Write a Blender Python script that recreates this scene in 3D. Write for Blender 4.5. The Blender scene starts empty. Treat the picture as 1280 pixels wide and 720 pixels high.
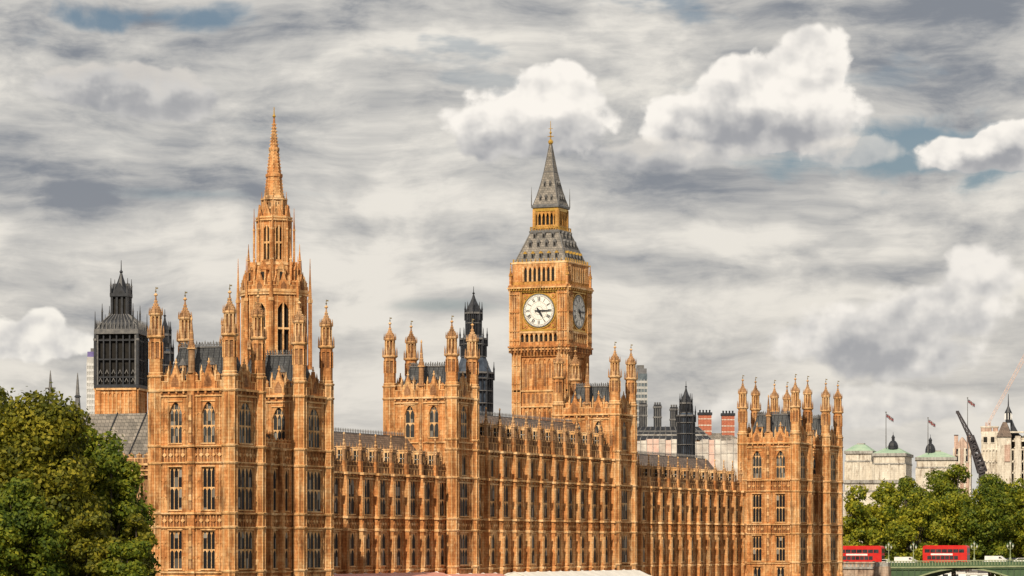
import bpy, math, random
import numpy as np
from math import sin, cos, pi, radians, sqrt, atan2
random.seed(7)
SC = bpy.context.scene
COL = SC.collection

# ---------------------------------------------------------------- camera
TH = math.atan((2350.0 - 640.0) / 4000.0)       # the view is turned this far west of the river front's direction (+Y)
CT, ST = cos(TH), sin(TH)
FPX, HOR, ZC = 4000.0, 682.0, 14.0
cam_d = bpy.data.cameras.new('camera'); cam = bpy.data.objects.new('camera', cam_d); COL.objects.link(cam)
cam_d.sensor_width = 36.0; cam_d.lens = 36.0 * FPX / 1280.0
cam_d.shift_y = (HOR - 360.0) / 1280.0
cam_d.clip_start = 1.0; cam_d.clip_end = 30000.0
cam.location = (0, 0, ZC); cam.rotation_euler = (pi / 2, 0, TH)
SC.camera = cam

# ---------------------------------------------------------------- view transform
SC.view_settings.view_transform = 'Standard'; SC.view_settings.look = 'None'
SC.view_settings.exposure = 0.0; SC.view_settings.gamma = 1.0
SC.view_settings.use_curve_mapping = False

# ---------------------------------------------------------------- sun
SUN_EL, SUN_AZ = radians(38), radians(173.5)       # azimuth clockwise from +Y (north)
sd = bpy.data.lights.new('sun', 'SUN'); so = bpy.data.objects.new('sun', sd); COL.objects.link(so)
sd.energy = 5.0; sd.angle = radians(0.5); sd.color = (1.0, 0.87, 0.68)
so.rotation_euler = (pi / 2 - SUN_EL, 0, pi - SUN_AZ)
so.location = (-200, 0, 300)

# ---------------------------------------------------------------- sky with clouds
class E:
    """tiny expression wrapper over math nodes"""
    nt = None
    def __init__(s, sock): s.s = sock
    @staticmethod
    def m(op, *a, clamp=False):
        n = E.nt.nodes.new('ShaderNodeMath'); n.operation = op; n.use_clamp = clamp
        for i, v in enumerate(a):
            if isinstance(v, E): E.nt.links.new(v.s, n.inputs[i])
            else: n.inputs[i].default_value = v
        return E(n.outputs[0])
    def __add__(s, o): return E.m('ADD', s, o)
    __radd__ = __add__
    def __sub__(s, o): return E.m('SUBTRACT', s, o)
    def __rsub__(s, o): return E.m('SUBTRACT', o, s)
    def __mul__(s, o): return E.m('MULTIPLY', s, o)
    __rmul__ = __mul__
    def __truediv__(s, o): return E.m('DIVIDE', s, o)
def vec(x, y, z=0.0):
    if z: x = x + z * 7.31; y = y + z * 3.17; z = 0.0
    n = E.nt.nodes.new('ShaderNodeCombineXYZ')
    for i, v in enumerate((x, y, z)):
        if isinstance(v, E): E.nt.links.new(v.s, n.inputs[i])
        else: n.inputs[i].default_value = v
    return E(n.outputs[0])
def noise(v, scale, detail=5, rough=0.55, dist=0.0, lac=2.0):
    n = E.nt.nodes.new('ShaderNodeTexNoise'); n.noise_dimensions = '2D'; E.nt.links.new(v.s, n.inputs['Vector'])
    n.inputs['Scale'].default_value = scale; n.inputs['Detail'].default_value = detail
    n.inputs['Roughness'].default_value = rough; n.inputs['Distortion'].default_value = dist
    n.inputs['Lacunarity'].default_value = lac
    return E(n.outputs[0])
def sstep(x, a, b):
    n = E.nt.nodes.new('ShaderNodeMapRange'); n.interpolation_type = 'SMOOTHSTEP'
    E.nt.links.new(x.s, n.inputs['Value'])
    n.inputs['From Min'].default_value = a; n.inputs['From Max'].default_value = b
    return E(n.outputs[0])
def lerp_col(f, a, b):
    n = E.nt.nodes.new('ShaderNodeMix'); n.data_type = 'RGBA'; n.clamp_factor = True
    E.nt.links.new(f.s, n.inputs[0])
    for i, v in ((6, a), (7, b)):
        if isinstance(v, E): E.nt.links.new(v.s, n.inputs[i])
        else: n.inputs[i].default_value = (*v, 1)
    return E(n.outputs[2])
def smax(a, b, k=0.15):
    return E.m('SMOOTH_MAX', a, b, k)

W = bpy.data.worlds.new('World'); SC.world = W; W.use_nodes = True
W.cycles.sampling_method = 'MANUAL'; W.cycles.sample_map_resolution = 256
nt = W.node_tree; nt.nodes.clear(); E.nt = nt
sky = nt.nodes.new('ShaderNodeTexSky'); sky.sky_type = 'NISHITA'; sky.sun_disc = False
sky.sun_elevation = SUN_EL; sky.sun_rotation = SUN_AZ
tc = nt.nodes.new('ShaderNodeTexCoord')
sep = nt.nodes.new('ShaderNodeSeparateXYZ'); nt.links.new(tc.outputs['Generated'], sep.inputs[0])
dx, dy, dz = E(sep.outputs[0]), E(sep.outputs[1]), E(sep.outputs[2])
# azimuth (from 23 degrees west of north) and slope above the horizon, in units of 1/40 radian
rr = dx * CT + dy * ST; dd = dy * CT - dx * ST
az = E.m('ARCTAN2', rr, dd) * 40.0
el = dz / E.m('SQRT', dx * dx + dy * dy + 1e-4) * 40.0

def ell(x, y, rx, ry):
    a = (az - x) / rx; b = (el - y) / ry
    return 1.0 - E.m('SQRT', a * a + b * b)
def U(u): return (u - 640.0) / 100.0
def V(v): return (682.0 - v) / 100.0
# --- layer 1: broad stratocumulus sheet, streaks lying along the horizon
wx = noise(vec(az, el * 1.6, 3.1), 0.35, 3, 0.5) - 0.5
wy = noise(vec(az, el * 1.6, 9.7), 0.35, 3, 0.5) - 0.5
sx = az * 0.36 + wx * 0.8; sy = el * 1.1 + wy * 0.55
n1 = noise(vec(sx, sy, 0.0), 0.9, 8, 0.52)
n2 = noise(vec(sx * 1.1, sy * 1.7, 5.0), 1.4, 7, 0.62)
n3 = noise(vec(az * 0.9 + wx, el * 1.2 + wy, 21.0), 1.1, 7, 0.5)
sheet = n1 * 0.50 + n2 * 0.34 + n3 * 0.16
# broad brighter and darker regions of the sheet
def soft(u, v, ru, rv, amt):
    return sstep(ell(U(u), V(v), ru / 100.0, rv / 100.0) + (n3 - 0.5) * 1.3, -0.1, 1.0) * amt
mod = soft(20, 215, 150, 110, -0.10) + soft(560, 383, 120, 26, -0.15) + soft(380, 150, 420, 60, -0.07) \
    + soft(840, 235, 340, 40, -0.08) + soft(330, 330, 420, 60, 0.09) + soft(480, 255, 260, 40, 0.08) \
    + soft(1000, 300, 380, 36, 0.12) + soft(600, 60, 420, 40, 0.06) + soft(1120, 480, 260, 26, -0.10) \
    + soft(900, 400, 380, 70, 0.10) + soft(1230, 90, 200, 90, -0.08) + soft(1130, 345, 200, 22, -0.10) \
    + soft(130, 240, 160, 18, -0.07) + soft(430, 395, 90, 30, 0.16) + soft(800, 440, 120, 30, 0.12) + soft(450, 470, 200, 40, 0.08)
fine = noise(vec(az * 1.3 + wx * 2.0, el * 3.0 + wy * 2.0, 33.0), 1.3, 6, 0.6)
sh = sheet + mod + (fine - 0.5) * 0.13 + sstep(el, 5.2, 1.8) * 0.05
c_dark = (0.235, 0.255, 0.29); c_mid = (0.53, 0.52, 0.50); c_lit = (0.83, 0.79, 0.72)
sheet_col = lerp_col(sstep(sh, 0.33, 0.51), c_dark, c_mid)
sheet_col = lerp_col(sstep(sh, 0.46, 0.67), sheet_col, c_lit)
low = sstep(el, 0.0, 5.5)
sheet_col = lerp_col((1.0 - low) * 0.30, sheet_col, (0.66, 0.60, 0.51))
# --- gaps with blue sky
gap = sstep(ell(U(1170), V(192), 2.3, 0.48) + (n3 - 0.5) * 2.2 + (n2 - 0.5) * 1.2, 0.0, 0.75)
gap2 = sstep(ell(U(190), V(26), 1.9, 0.30) + (n3 - 0.5) * 2.6, 0.15, 0.8)
gap3 = sstep(ell(U(250), V(245), 1.7, 0.13) + (n2 - 0.5) * 2.4, 0.1, 1.0) * 0.45
gap4 = sstep(ell(U(560), V(382), 1.1, 0.13) + (n2 - 0.5) * 2.0, 0.1, 1.0) * 0.5
gap5 = sstep(noise(vec(az * 0.5, el * 1.5, 40.0), 0.8, 5, 0.55), 0.60, 0.72) * sstep(el, 4.5, 8.0)
gaps = E.m('MAXIMUM', E.m('MAXIMUM', gap, gap2), E.m('MAXIMUM', E.m('MAXIMUM', gap3, gap4), gap5))
cover = 1.0 - gaps * 0.95
# --- layer 2: cumulus heaps
bn = noise(vec(az, el * 1.1, 60.0), 1.05, 7, 0.56); bs = noise(vec(az, el * 1.1, 60.0), 1.05, 4, 0.5)
bn_up = noise(vec(az + 0.14, el * 1.1 - 0.22, 60.0), 1.05, 4, 0.5)      # the same field a little further from the sun
big = noise(vec(az, el * 1.1, 77.0), 0.8, 3, 0.5)
def vor(v, scale):
    n = E.nt.nodes.new('ShaderNodeTexVoronoi'); n.feature = 'SMOOTH_F1'; n.voronoi_dimensions = '2D'; E.nt.links.new(v.s, n.inputs['Vector'])
    n.inputs['Scale'].default_value = scale; n.inputs['Smoothness'].default_value = 0.45
    n.inputs['Detail'].default_value = 1.5; n.inputs['Roughness'].default_value = 0.5
    return E(n.outputs['Distance'])
puff = 1.0 - vor(vec(az + bn * 0.35, el + bn * 0.35, 2.0), 2.6)
puff2 = 1.0 - vor(vec(az + bn * 0.35 + 0.09, el + bn * 0.35 - 0.13, 2.0), 2.6)
def heap(blobs, base, fade=0.35, soft_=0.30, bright=1.0, amp=1.0):
    """blobs: list of (u, v, ru, rv); base: v of the flat dark underside"""
    f = None
    for (u, v, ru, rv) in blobs:
        e = ell(U(u), V(v), ru / 100.0, rv / 100.0)
        f = e if f is None else smax(f, e, 0.18)
    d = f * 1.5 + 0.16 + ((bn - 0.5) * 1.15 + (puff - 0.66) * 0.42) * amp
    a = sstep(d, 0.0, soft_)
    hgt = sstep(el + (bn - 0.5) * 0.7 + (big - 0.5) * 0.4, V(base), V(base) + fade)
    lit = (puff - puff2) * 0.30 + (bs - bn_up) * 1.9 + hgt * 0.75 * bright + sstep(d, 0.9, 0.1) * 0.25 - 0.05 + (big - 0.5) * 0.3
    return a, lit
col = sheet_col
def put(col, cov, blobs, base, **k):
    strength = k.pop('strength', 1.0)
    top = k.pop('top', (0.97, 0.92, 0.85)); body = k.pop('body', (0.66, 0.64, 0.615)); dark = k.pop('dark', (0.36, 0.365, 0.385))
    a, lit = heap(blobs, base, **k)
    if strength != 1.0: a = a * strength
    c = lerp_col(sstep(lit, -0.25, 0.55), dark, body)
    c = lerp_col(sstep(lit, 0.34, 1.02), c, top)
    return lerp_col(a, col, c), E.m('MAXIMUM', cov, a)
col, cover = put(col, cover, [(140, 112, 110, 32), (205, 122, 70, 36)], 140, strength=0.75, top=(0.70, 0.66, 0.61), fade=0.5)
col, cover = put(col, cover, [(670, 155, 106, 50), (698, 120, 62, 42), (610, 163, 54, 44)], 212, fade=0.75)
col, cover = put(col, cover, [(960, 148, 140, 52), (1015, 85, 52, 58), (930, 118, 80, 48), (865, 155, 60, 40)], 200, fade=0.85)
col, cover = put(col, cover, [(1065, 193, 66, 24), (1085, 185, 30, 20), (830, 195, 120, 24)], 215, soft_=0.6, strength=0.65, top=(0.82, 0.77, 0.70), fade=0.4)
col, cover = put(col, cover, [(1225, 198, 90, 26), (1262, 182, 60, 26)], 215, fade=0.3)
col, cover = put(col, cover, [(1220, 350, 62, 40), (1165, 392, 110, 40), (1055, 425, 100, 48), (1110, 445, 120, 36)], 470, strength=0.85, top=(0.95, 0.90, 0.83), fade=1.0, soft_=0.55)
col, cover = put(col, cover, [(30, 428, 100, 28), (58, 410, 34, 22)], 470, strength=0.85, top=(1.0, 0.95, 0.86), fade=0.5)
col, cover = put(col, cover, [(1060, 510, 190, 30)], 555, strength=0.6, top=(0.95, 0.90, 0.82), fade=0.8, soft_=0.5)
b_sky = nt.nodes.new('ShaderNodeBackground'); b_sky.inputs['Strength'].default_value = 0.05
nt.links.new(sky.outputs[0], b_sky.inputs[0])
b_cl = nt.nodes.new('ShaderNodeBackground'); b_cl.inputs['Strength'].default_value = 1.0
nt.links.new(col.s, b_cl.inputs[0])
mx = nt.nodes.new('ShaderNodeMixShader'); nt.links.new(cover.s, mx.inputs[0])
nt.links.new(b_sky.outputs[0], mx.inputs[1]); nt.links.new(b_cl.outputs[0], mx.inputs[2])
wo = nt.nodes.new('ShaderNodeOutputWorld'); nt.links.new(mx.outputs[0], wo.inputs[0])

# ---------------------------------------------------------------- helpers
def at(u, d):
    """ground position at distance d along the view, on the bearing u"""
    r = (u - 640.0) / FPX * d
    return (r * CT - d * ST, r * ST + d * CT)
def zv(v, d): return ZC + (HOR - v) * d / FPX

MATS = {}
def mat(name, build):
    m = bpy.data.materials.new(name); m.use_nodes = True
    nt = m.node_tree; b = nt.nodes['Principled BSDF']
    build(nt, b); MATS[name] = m
    return m
def _n(nt, t, **k):
    n = nt.nodes.new(t)
    for a, v in k.items():
        if a in n.inputs: n.inputs[a].default_value = v
        else: setattr(n, a, v)
    return n
def ramp(nt, fac, stops):
    r = nt.nodes.new('ShaderNodeValToRGB'); nt.links.new(fac, r.inputs[0])
    els = r.color_ramp.elements
    while len(els) < len(stops): els.new(0.5)
    for e, (p, c) in zip(els, stops): e.position = p; e.color = (*c, 1) if len(c) == 3 else c
    return r.outputs[0]
def mix(nt, f, a, b, bt='MIX'):
    n = nt.nodes.new('ShaderNodeMix'); n.data_type = 'RGBA'; n.blend_type = bt
    for i, v in ((0, f), (6, a), (7, b)):
        if isinstance(v, (int, float)): n.inputs[i].default_value = v
        elif isinstance(v, tuple): n.inputs[i].default_value = (*v, 1)
        else: nt.links.new(v, n.inputs[i])
    return n.outputs[2]

def stone(name, c0, c1, c2, course=0.42, mortar=0.3, stain=0.5, rough=0.9, carve=0.0):
    """dressed stone in courses with mottling, run-off stains and a worn surface"""
    def f(nt, b):
        L = nt.links.new
        tc = _n(nt, 'ShaderNodeTexCoord'); geo = _n(nt, 'ShaderNodeNewGeometry')
        sp = _n(nt, 'ShaderNodeSeparateXYZ'); L(geo.outputs['Position'], sp.inputs[0])
        ad = _n(nt, 'ShaderNodeMath', operation='ADD'); L(sp.outputs[0], ad.inputs[0]); L(sp.outputs[1], ad.inputs[1])
        cb = _n(nt, 'ShaderNodeCombineXYZ'); L(ad.outputs[0], cb.inputs[0]); L(sp.outputs[2], cb.inputs[1])
        br = _n(nt, 'ShaderNodeTexBrick', Scale=1.0); L(cb.outputs[0], br.inputs['Vector'])
        br.inputs['Brick Width'].default_value = course * 2.1; br.inputs['Row Height'].default_value = course
        br.inputs['Mortar Size'].default_value = 0.022; br.inputs['Mortar Smooth'].default_value = 0.3
        br.inputs['Color1'].default_value = (0.25, 0.25, 0.25, 1); br.inputs['Color2'].default_value = (0.9, 0.9, 0.9, 1)
        br.inputs['Mortar'].default_value = (0, 0, 0, 1)
        n1 = _n(nt, 'ShaderNodeTexNoise', Scale=0.22, Detail=6.0, Roughness=0.65); L(geo.outputs['Position'], n1.inputs['Vector'])
        n2 = _n(nt, 'ShaderNodeTexNoise', Scale=2.6, Detail=4.0, Roughness=0.7); L(geo.outputs['Position'], n2.inputs['Vector'])
        mp = _n(nt, 'ShaderNodeMapping'); mp.inputs['Scale'].default_value = (1.6, 1.6, 0.13); L(geo.outputs['Position'], mp.inputs[0])
        n3 = _n(nt, 'ShaderNodeTexNoise', Scale=1.0, Detail=5.0, Roughness=0.7); L(mp.outputs[0], n3.inputs['Vector'])
        m1 = _n(nt, 'ShaderNodeMath', operation='MULTIPLY_ADD'); L(br.outputs['Color'], m1.inputs[0]); m1.inputs[1].default_value = 0.20
        L(n1.outputs[0], m1.inputs[2])
        m2 = _n(nt, 'ShaderNodeMath', operation='MULTIPLY_ADD'); L(n2.outputs[0], m2.inputs[0]); m2.inputs[1].default_value = 0.45
        L(m1.outputs[0], m2.inputs[2])
        c = ramp(nt, m2.outputs[0], [(0.48, c0), (0.78, c1), (1.12 if False else 1.0, c2)])
        st = ramp(nt, n3.outputs[0], [(0.34, (1 - stain,) * 3), (0.56, (1, 1, 1))])
        c = mix(nt, 1.0, c, st, 'MULTIPLY')
        mp2 = _n(nt, 'ShaderNodeMapping'); mp2.inputs['Scale'].default_value = (0.9, 0.9, 0.28); L(geo.outputs['Position'], mp2.inputs[0])
        n4 = _n(nt, 'ShaderNodeTexNoise', Scale=0.6, Detail=7.0, Roughness=0.75); L(mp2.outputs[0], n4.inputs['Vector'])
        c = mix(nt, 1.0, c, ramp(nt, n4.outputs[0], [(0.36, (0.45, 0.40, 0.37)), (0.47, (1, 1, 1)), (0.66, (1, 1, 1)), (0.72, (1.10, 1.13, 1.18))]), 'MULTIPLY')
        mo = _n(nt, 'ShaderNodeMath', operation='MULTIPLY'); L(br.outputs['Fac'], mo.inputs[0]); mo.inputs[1].default_value = mortar
        c = mix(nt, mo.outputs[0], c, tuple(x * 0.42 for x in c0))
        L(c, b.inputs['Base Color'])
        b.inputs['Roughness'].default_value = rough
        b.inputs['Specular IOR Level'].default_value = 0.25
        bp = _n(nt, 'ShaderNodeBump', Strength=0.55, Distance=0.12); L(m2.outputs[0], bp.inputs['Height'])
        L(bp.outputs[0], b.inputs['Normal'])
    return mat(name, f)

def plain(name, c0, c1, scale=1.0, rough=0.6, metal=0.0, spec=0.4, bump=0.0, detail=4.0):
    def f(nt, b):
        L = nt.links.new
        geo = _n(nt, 'ShaderNodeNewGeometry')
        n1 = _n(nt, 'ShaderNodeTexNoise', Scale=scale, Detail=detail, Roughness=0.65); L(geo.outputs['Position'], n1.inputs['Vector'])
        L(ramp(nt, n1.outputs[0], [(0.35, c0), (0.65, c1)]), b.inputs['Base Color'])
        b.inputs['Roughness'].default_value = rough; b.inputs['Metallic'].default_value = metal
        b.inputs['Specular IOR Level'].default_value = spec
        if bump:
            bp = _n(nt, 'ShaderNodeBump', Strength=bump, Distance=0.1); L(n1.outputs[0], bp.inputs['Height']); L(bp.outputs[0], b.inputs['Normal'])
    return mat(name, f)

def slate(name, c0, c1, row=0.35):
    def f(nt, b):
        L = nt.links.new
        geo = _n(nt, 'ShaderNodeNewGeometry')
        sp = _n(nt, 'ShaderNodeSeparateXYZ'); L(geo.outputs['Position'], sp.inputs[0])
        ad = _n(nt, 'ShaderNodeMath', operation='ADD'); L(sp.outputs[0], ad.inputs[0]); L(sp.outputs[1], ad.inputs[1])
        cb = _n(nt, 'ShaderNodeCombineXYZ'); L(ad.outputs[0], cb.inputs[0]); L(sp.outputs[2], cb.inputs[1])
        br = _n(nt, 'ShaderNodeTexBrick', Scale=1.0); L(cb.outputs[0], br.inputs['Vector'])
        br.inputs['Brick Width'].default_value = row * 1.3; br.inputs['Row Height'].default_value = row
        br.inputs['Mortar Size'].default_value = 0.03
        br.inputs['Color1'].default_value = (*c0, 1); br.inputs['Color2'].default_value = (*c1, 1)
        br.inputs['Mortar'].default_value = tuple(x * 0.3 for x in c0) + (1,)
        n1 = _n(nt, 'ShaderNodeTexNoise', Scale=0.5, Detail=5.0, Roughness=0.7); L(geo.outputs['Position'], n1.inputs['Vector'])
        L(mix(nt, 1.0, br.outputs['Color'], ramp(nt, n1.outputs[0], [(0.3, (0.5, 0.5, 0.5)), (0.7, (1.25, 1.2, 1.15))]), 'MULTIPLY'), b.inputs['Base Color'])
        b.inputs['Roughness'].default_value = 0.55
    return mat(name, f)

def glass(name, dark=(0.012, 0.013, 0.016), pale=(0.26, 0.24, 0.21), cell=0.62, share=0.74, rough=0.42):
    """leaded panes: mostly a dark room behind, here and there a blind"""
    def f(nt, b):
        L = nt.links.new
        geo = _n(nt, 'ShaderNodeNewGeometry')
        sp = _n(nt, 'ShaderNodeSeparateXYZ'); L(geo.outputs['Position'], sp.inputs[0])
        ad = _n(nt, 'ShaderNodeMath', operation='ADD'); L(sp.outputs[0], ad.inputs[0]); L(sp.outputs[1], ad.inputs[1])
        cb = _n(nt, 'ShaderNodeCombineXYZ'); L(ad.outputs[0], cb.inputs[0]); L(sp.outputs[2], cb.inputs[1])
        sn = _n(nt, 'ShaderNodeVectorMath', operation='SNAP'); L(cb.outputs[0], sn.inputs[0]); sn.inputs[1].default_value = (cell, cell * 2.2, 1)
        wn = _n(nt, 'ShaderNodeTexWhiteNoise'); L(sn.outputs[0], wn.inputs['Vector'])
        L(ramp(nt, wn.outputs['Value'], [(share, dark), (1.0, pale)]), b.inputs['Base Color'])
        b.inputs['Roughness'].default_value = rough; b.inputs['Specular IOR Level'].default_value = 0.12
    return mat(name, f)

STONE = stone('golden_stone', (0.25, 0.088, 0.028), (0.56, 0.238, 0.080), (0.72, 0.43, 0.195), stain=0.6)
STONE_TRIM = stone('pale_trim_stone', (0.46, 0.225, 0.08), (0.68, 0.39, 0.165), (0.80, 0.56, 0.32), stain=0.35, mortar=0.15)
STONE_WORN = stone('weathered_stone', (0.20, 0.10, 0.045), (0.36, 0.19, 0.09), (0.50, 0.31, 0.17), stain=0.6)
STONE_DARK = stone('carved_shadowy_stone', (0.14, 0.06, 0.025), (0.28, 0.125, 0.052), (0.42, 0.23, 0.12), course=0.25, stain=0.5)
STONE_PALE = stone('portland_stone', (0.48, 0.43, 0.36), (0.62, 0.56, 0.47), (0.72, 0.67, 0.58), course=0.6, stain=0.3)
STONE_GREY = stone('grey_stone', (0.26, 0.25, 0.235), (0.36, 0.345, 0.32), (0.46, 0.44, 0.41), course=0.6, stain=0.4)
SLATE = slate('blue_slate', (0.026, 0.030, 0.036), (0.055, 0.062, 0.072))
SLATE_BROWN = slate('brown_tile', (0.13, 0.095, 0.075), (0.22, 0.165, 0.13))
SLATE_GREY = slate('grey_iron_tile', (0.15, 0.138, 0.122), (0.27, 0.245, 0.215), row=0.5)
IRON = plain('black_iron', (0.008, 0.009, 0.012), (0.028, 0.031, 0.040), 1.2, 0.5)
IRON_GREY = plain('grey_iron', (0.075, 0.075, 0.08), (0.17, 0.165, 0.16), 1.5, 0.55)
IRON_BLUE = plain('blue_black_iron', (0.022, 0.032, 0.05), (0.06, 0.08, 0.115), 0.8, 0.45)
GOLD = plain('gilding', (0.48, 0.27, 0.04), (0.72, 0.45, 0.10), 2.0, 0.35, 0.6)
GILT_STONE = stone('gilded_stone', (0.34, 0.15, 0.035), (0.54, 0.27, 0.07), (0.66, 0.38, 0.13), course=0.3)
GLASS = glass('leaded_glass')
GLASS_GREY = glass('grey_leaded_glass', (0.035, 0.038, 0.04), (0.22, 0.21, 0.19), 0.45, 0.6)
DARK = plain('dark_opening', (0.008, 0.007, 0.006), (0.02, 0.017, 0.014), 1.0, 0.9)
WHITE = plain('white_paint', (0.72, 0.71, 0.68), (0.82, 0.81, 0.79), 0.6, 0.5)
COPPER = plain('green_copper', (0.24, 0.36, 0.26), (0.36, 0.46, 0.34), 0.4, 0.7)

VANE = plain('weathered_vane_metal', (0.16, 0.13, 0.07), (0.26, 0.20, 0.10), 2.0, 0.5, 0.3)
class MB:
    """collects shapes and links them as ONE mesh object"""
    def __init__(s, *mats):
        s.v, s.f, s.m = [], [], []; s.mats = list(mats); s.T = (0, 0, 0, 0)
    def at(s, x=0, y=0, z=0, a=0): s.T = (x, y, z, a); return s
    def mi(s, m):
        if isinstance(m, int): return m
        if m not in s.mats: s.mats.append(m)
        return s.mats.index(m)
    def add(s, vs, fs, m=0):
        x0, y0, z0, a = s.T; ca, sa = cos(a), sin(a); k = len(s.v); m = s.mi(m)
        s.v += [(x0 + x * ca - y * sa, y0 + x * sa + y * ca, z0 + z) for x, y, z in vs]
        s.f += [tuple(i + k for i in f) for f in fs]; s.m += [m] * len(fs)
    def box(s, x0, x1, y0, y1, z0, z1, m=0):
        s.add([(x0, y0, z0), (x1, y0, z0), (x1, y1, z0), (x0, y1, z0), (x0, y0, z1), (x1, y0, z1), (x1, y1, z1), (x0, y1, z1)],
              [(0, 3, 2, 1), (4, 5, 6, 7), (0, 1, 5, 4), (1, 2, 6, 5), (2, 3, 7, 6), (3, 0, 4, 7)], m)
    def w(s, s0, s1, z0, z1, d0, d1, m=0):
        """box on a wall: s along it, z up, d outwards"""
        s.box(s0, s1, -d1, -d0, z0, z1, m)
    def lathe(s, prof, n=8, cx=0, cy=0, m=0, rot=None, sq=False):
        if rot is None: rot = pi / n
        vs, fs = [], []
        for (r, z) in prof:
            for i in range(n):
                a = rot + 2 * pi * i / n; vs.append((cx + r * cos(a), cy + r * sin(a), z))
        for j in range(len(prof) - 1):
            for i in range(n):
                i2 = (i + 1) % n; fs.append((j * n + i, j * n + i2, (j + 1) * n + i2, (j + 1) * n + i))
        fs.append(tuple(range(n - 1, -1, -1))); k = (len(prof) - 1) * n; fs.append(tuple(range(k, k + n)))
        s.add(vs, fs, m)
    def poly(s, pts, d0, d1, m=0):
        """polygon of (s, z) points on a wall pushed from d0 out to d1"""
        n = len(pts)
        vs = [(a, -d1, b) for a, b in pts] + [(a, -d0, b) for a, b in pts]
        fs = [tuple(range(n)), tuple(range(2 * n - 1, n - 1, -1))] + [(i, i + n, (i + 1) % n + n, (i + 1) % n) for i in range(n)]
        s.add(vs, fs, m)
    def extr(s, pts, y0, y1, m=0):
        s.poly(pts, -y1, -y0, m)
    def bar(s, a, b, r=0.05, m=0, n=5):
        a = np.array(a, float); b = np.array(b, float); d = b - a; L = np.linalg.norm(d)
        if L < 1e-6: return
        d /= L; up = np.array((0, 0, 1.0)) if abs(d[2]) < 0.9 else np.array((1.0, 0, 0))
        p = np.cross(d, up); p /= np.linalg.norm(p); q = np.cross(d, p)
        vs = []
        for e in (a, b):
            for i in range(n):
                t = 2 * pi * i / n; vs.append(tuple(e + r * (cos(t) * p + sin(t) * q)))
        fs = [(i, (i + 1) % n, (i + 1) % n + n, i + n) for i in range(n)] + [tuple(range(n))[::-1], tuple(range(n, 2 * n))]
        s.add(vs, fs, m)
    def hip(s, x0, x1, y0, y1, z0, z1, ix, iy, m=0):
        """roof block: rectangle at z0 drawn in by ix, iy at z1"""
        s.add([(x0, y0, z0), (x1, y0, z0), (x1, y1, z0), (x0, y1, z0), (x0 + ix, y0 + iy, z1), (x1 - ix, y0 + iy, z1), (x1 - ix, y1 - iy, z1), (x0 + ix, y1 - iy, z1)],
              [(0, 3, 2, 1), (4, 5, 6, 7), (0, 1, 5, 4), (1, 2, 6, 5), (2, 3, 7, 6), (3, 0, 4, 7)], m)
    def arch(s, s0, s1, zs, zt, d0, d1, m=0, top=None, n=7, pointed=True):
        """the two wall corners above a pointed opening s0..s1 springing at zs with its tip at zt"""
        top = zt + 0.02 if top is None else top
        mid = (s0 + s1) / 2; hw = (s1 - s0) / 2; h = zt - zs
        cur = []
        for i in range(n + 1):
            t = i / n
            if pointed: cur.append((s0 + hw * (1 - cos(t * pi / 2)) if False else s0 + hw * t ** 1.0, zs + h * (1 - (1 - t) ** 2.0)))
            else: cur.append((s0 + hw * (1 - cos(t * pi / 2)), zs + h * sin(t * pi / 2)))
        s.poly([(s0, zs)] + [(s0, top)][:0] + cur[1:] + [(mid, top), (s0, top)], d0, d1, m)
        s.poly([(2 * mid - a, b) for a, b in ([(s0, zs)] + cur[1:] + [(mid, top), (s0, top)])][::-1], d0, d1, m)
    def mesh(s, name):
        me = bpy.data.meshes.new(name); me.from_pydata(s.v, [], s.f)
        for m in s.mats: me.materials.append(m)
        me.polygons.foreach_set('material_index', s.m); me.update()
        return me

def prop(o, label=None, cat=None, group=None, kind=None):
    if label: o['label'] = label
    if cat: o['category'] = cat
    if group: o['group'] = group
    if kind: o['kind'] = kind
    return o
def wloc(o):
    x = y = z = 0.0
    while o: x += o.location[0]; y += o.location[1]; z += o.location[2]; o = o.parent
    return x, y, z
def put_mesh(name, me, parent=None, loc=(0, 0, 0), rz=0.0, scale=None):
    """link a mesh; loc is the place in the world, the parent (never turned) only takes it along"""
    o = bpy.data.objects.new(name, me); COL.objects.link(o)
    px, py, pz = wloc(parent) if parent else (0, 0, 0)
    o.parent = parent; o.location = (loc[0] - px, loc[1] - py, loc[2] - pz); o.rotation_euler = (0, 0, rz)
    if scale: o.scale = scale
    return o
def build(mb, name, parent=None, loc=(0, 0, 0), rz=0.0, scale=None):
    return put_mesh(name, mb.mesh(name), parent, loc, rz, scale)
def root(name, loc, label, cat, group=None):
    o = bpy.data.objects.new(name, None); COL.objects.link(o); o.location = loc; o.empty_display_size = 0.5
    return prop(o, label, cat, group)
def structure(o): return prop(o, kind='structure')

# ================================================================ the setting
mb = MB(plain('grass_and_soil', (0.03, 0.035, 0.015), (0.06, 0.06, 0.03), 0.1, 0.95)); XQ = -202.0
mb.box(-9000, XQ - 0.6, -1500, 14000, -2.0, 5.45); structure(build(mb, 'ground'))
def water(nt, b):
    L = nt.links.new; geo = _n(nt, 'ShaderNodeNewGeometry')
    n1 = _n(nt, 'ShaderNodeTexNoise', Scale=0.35, Detail=6.0); L(geo.outputs['Position'], n1.inputs['Vector'])
    b.inputs['Base Color'].default_value = (0.07, 0.065, 0.04, 1); b.inputs['Roughness'].default_value = 0.12
    bp = _n(nt, 'ShaderNodeBump', Strength=0.5, Distance=0.5); L(n1.outputs[0], bp.inputs['Height']); L(bp.outputs[0], b.inputs['Normal'])
mat('river_water', water)
mb = MB(MATS['river_water']); mb.box(XQ - 0.6, 9000, -1500, 14000, -3.0, 0.0); structure(build(mb, 'river'))

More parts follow.
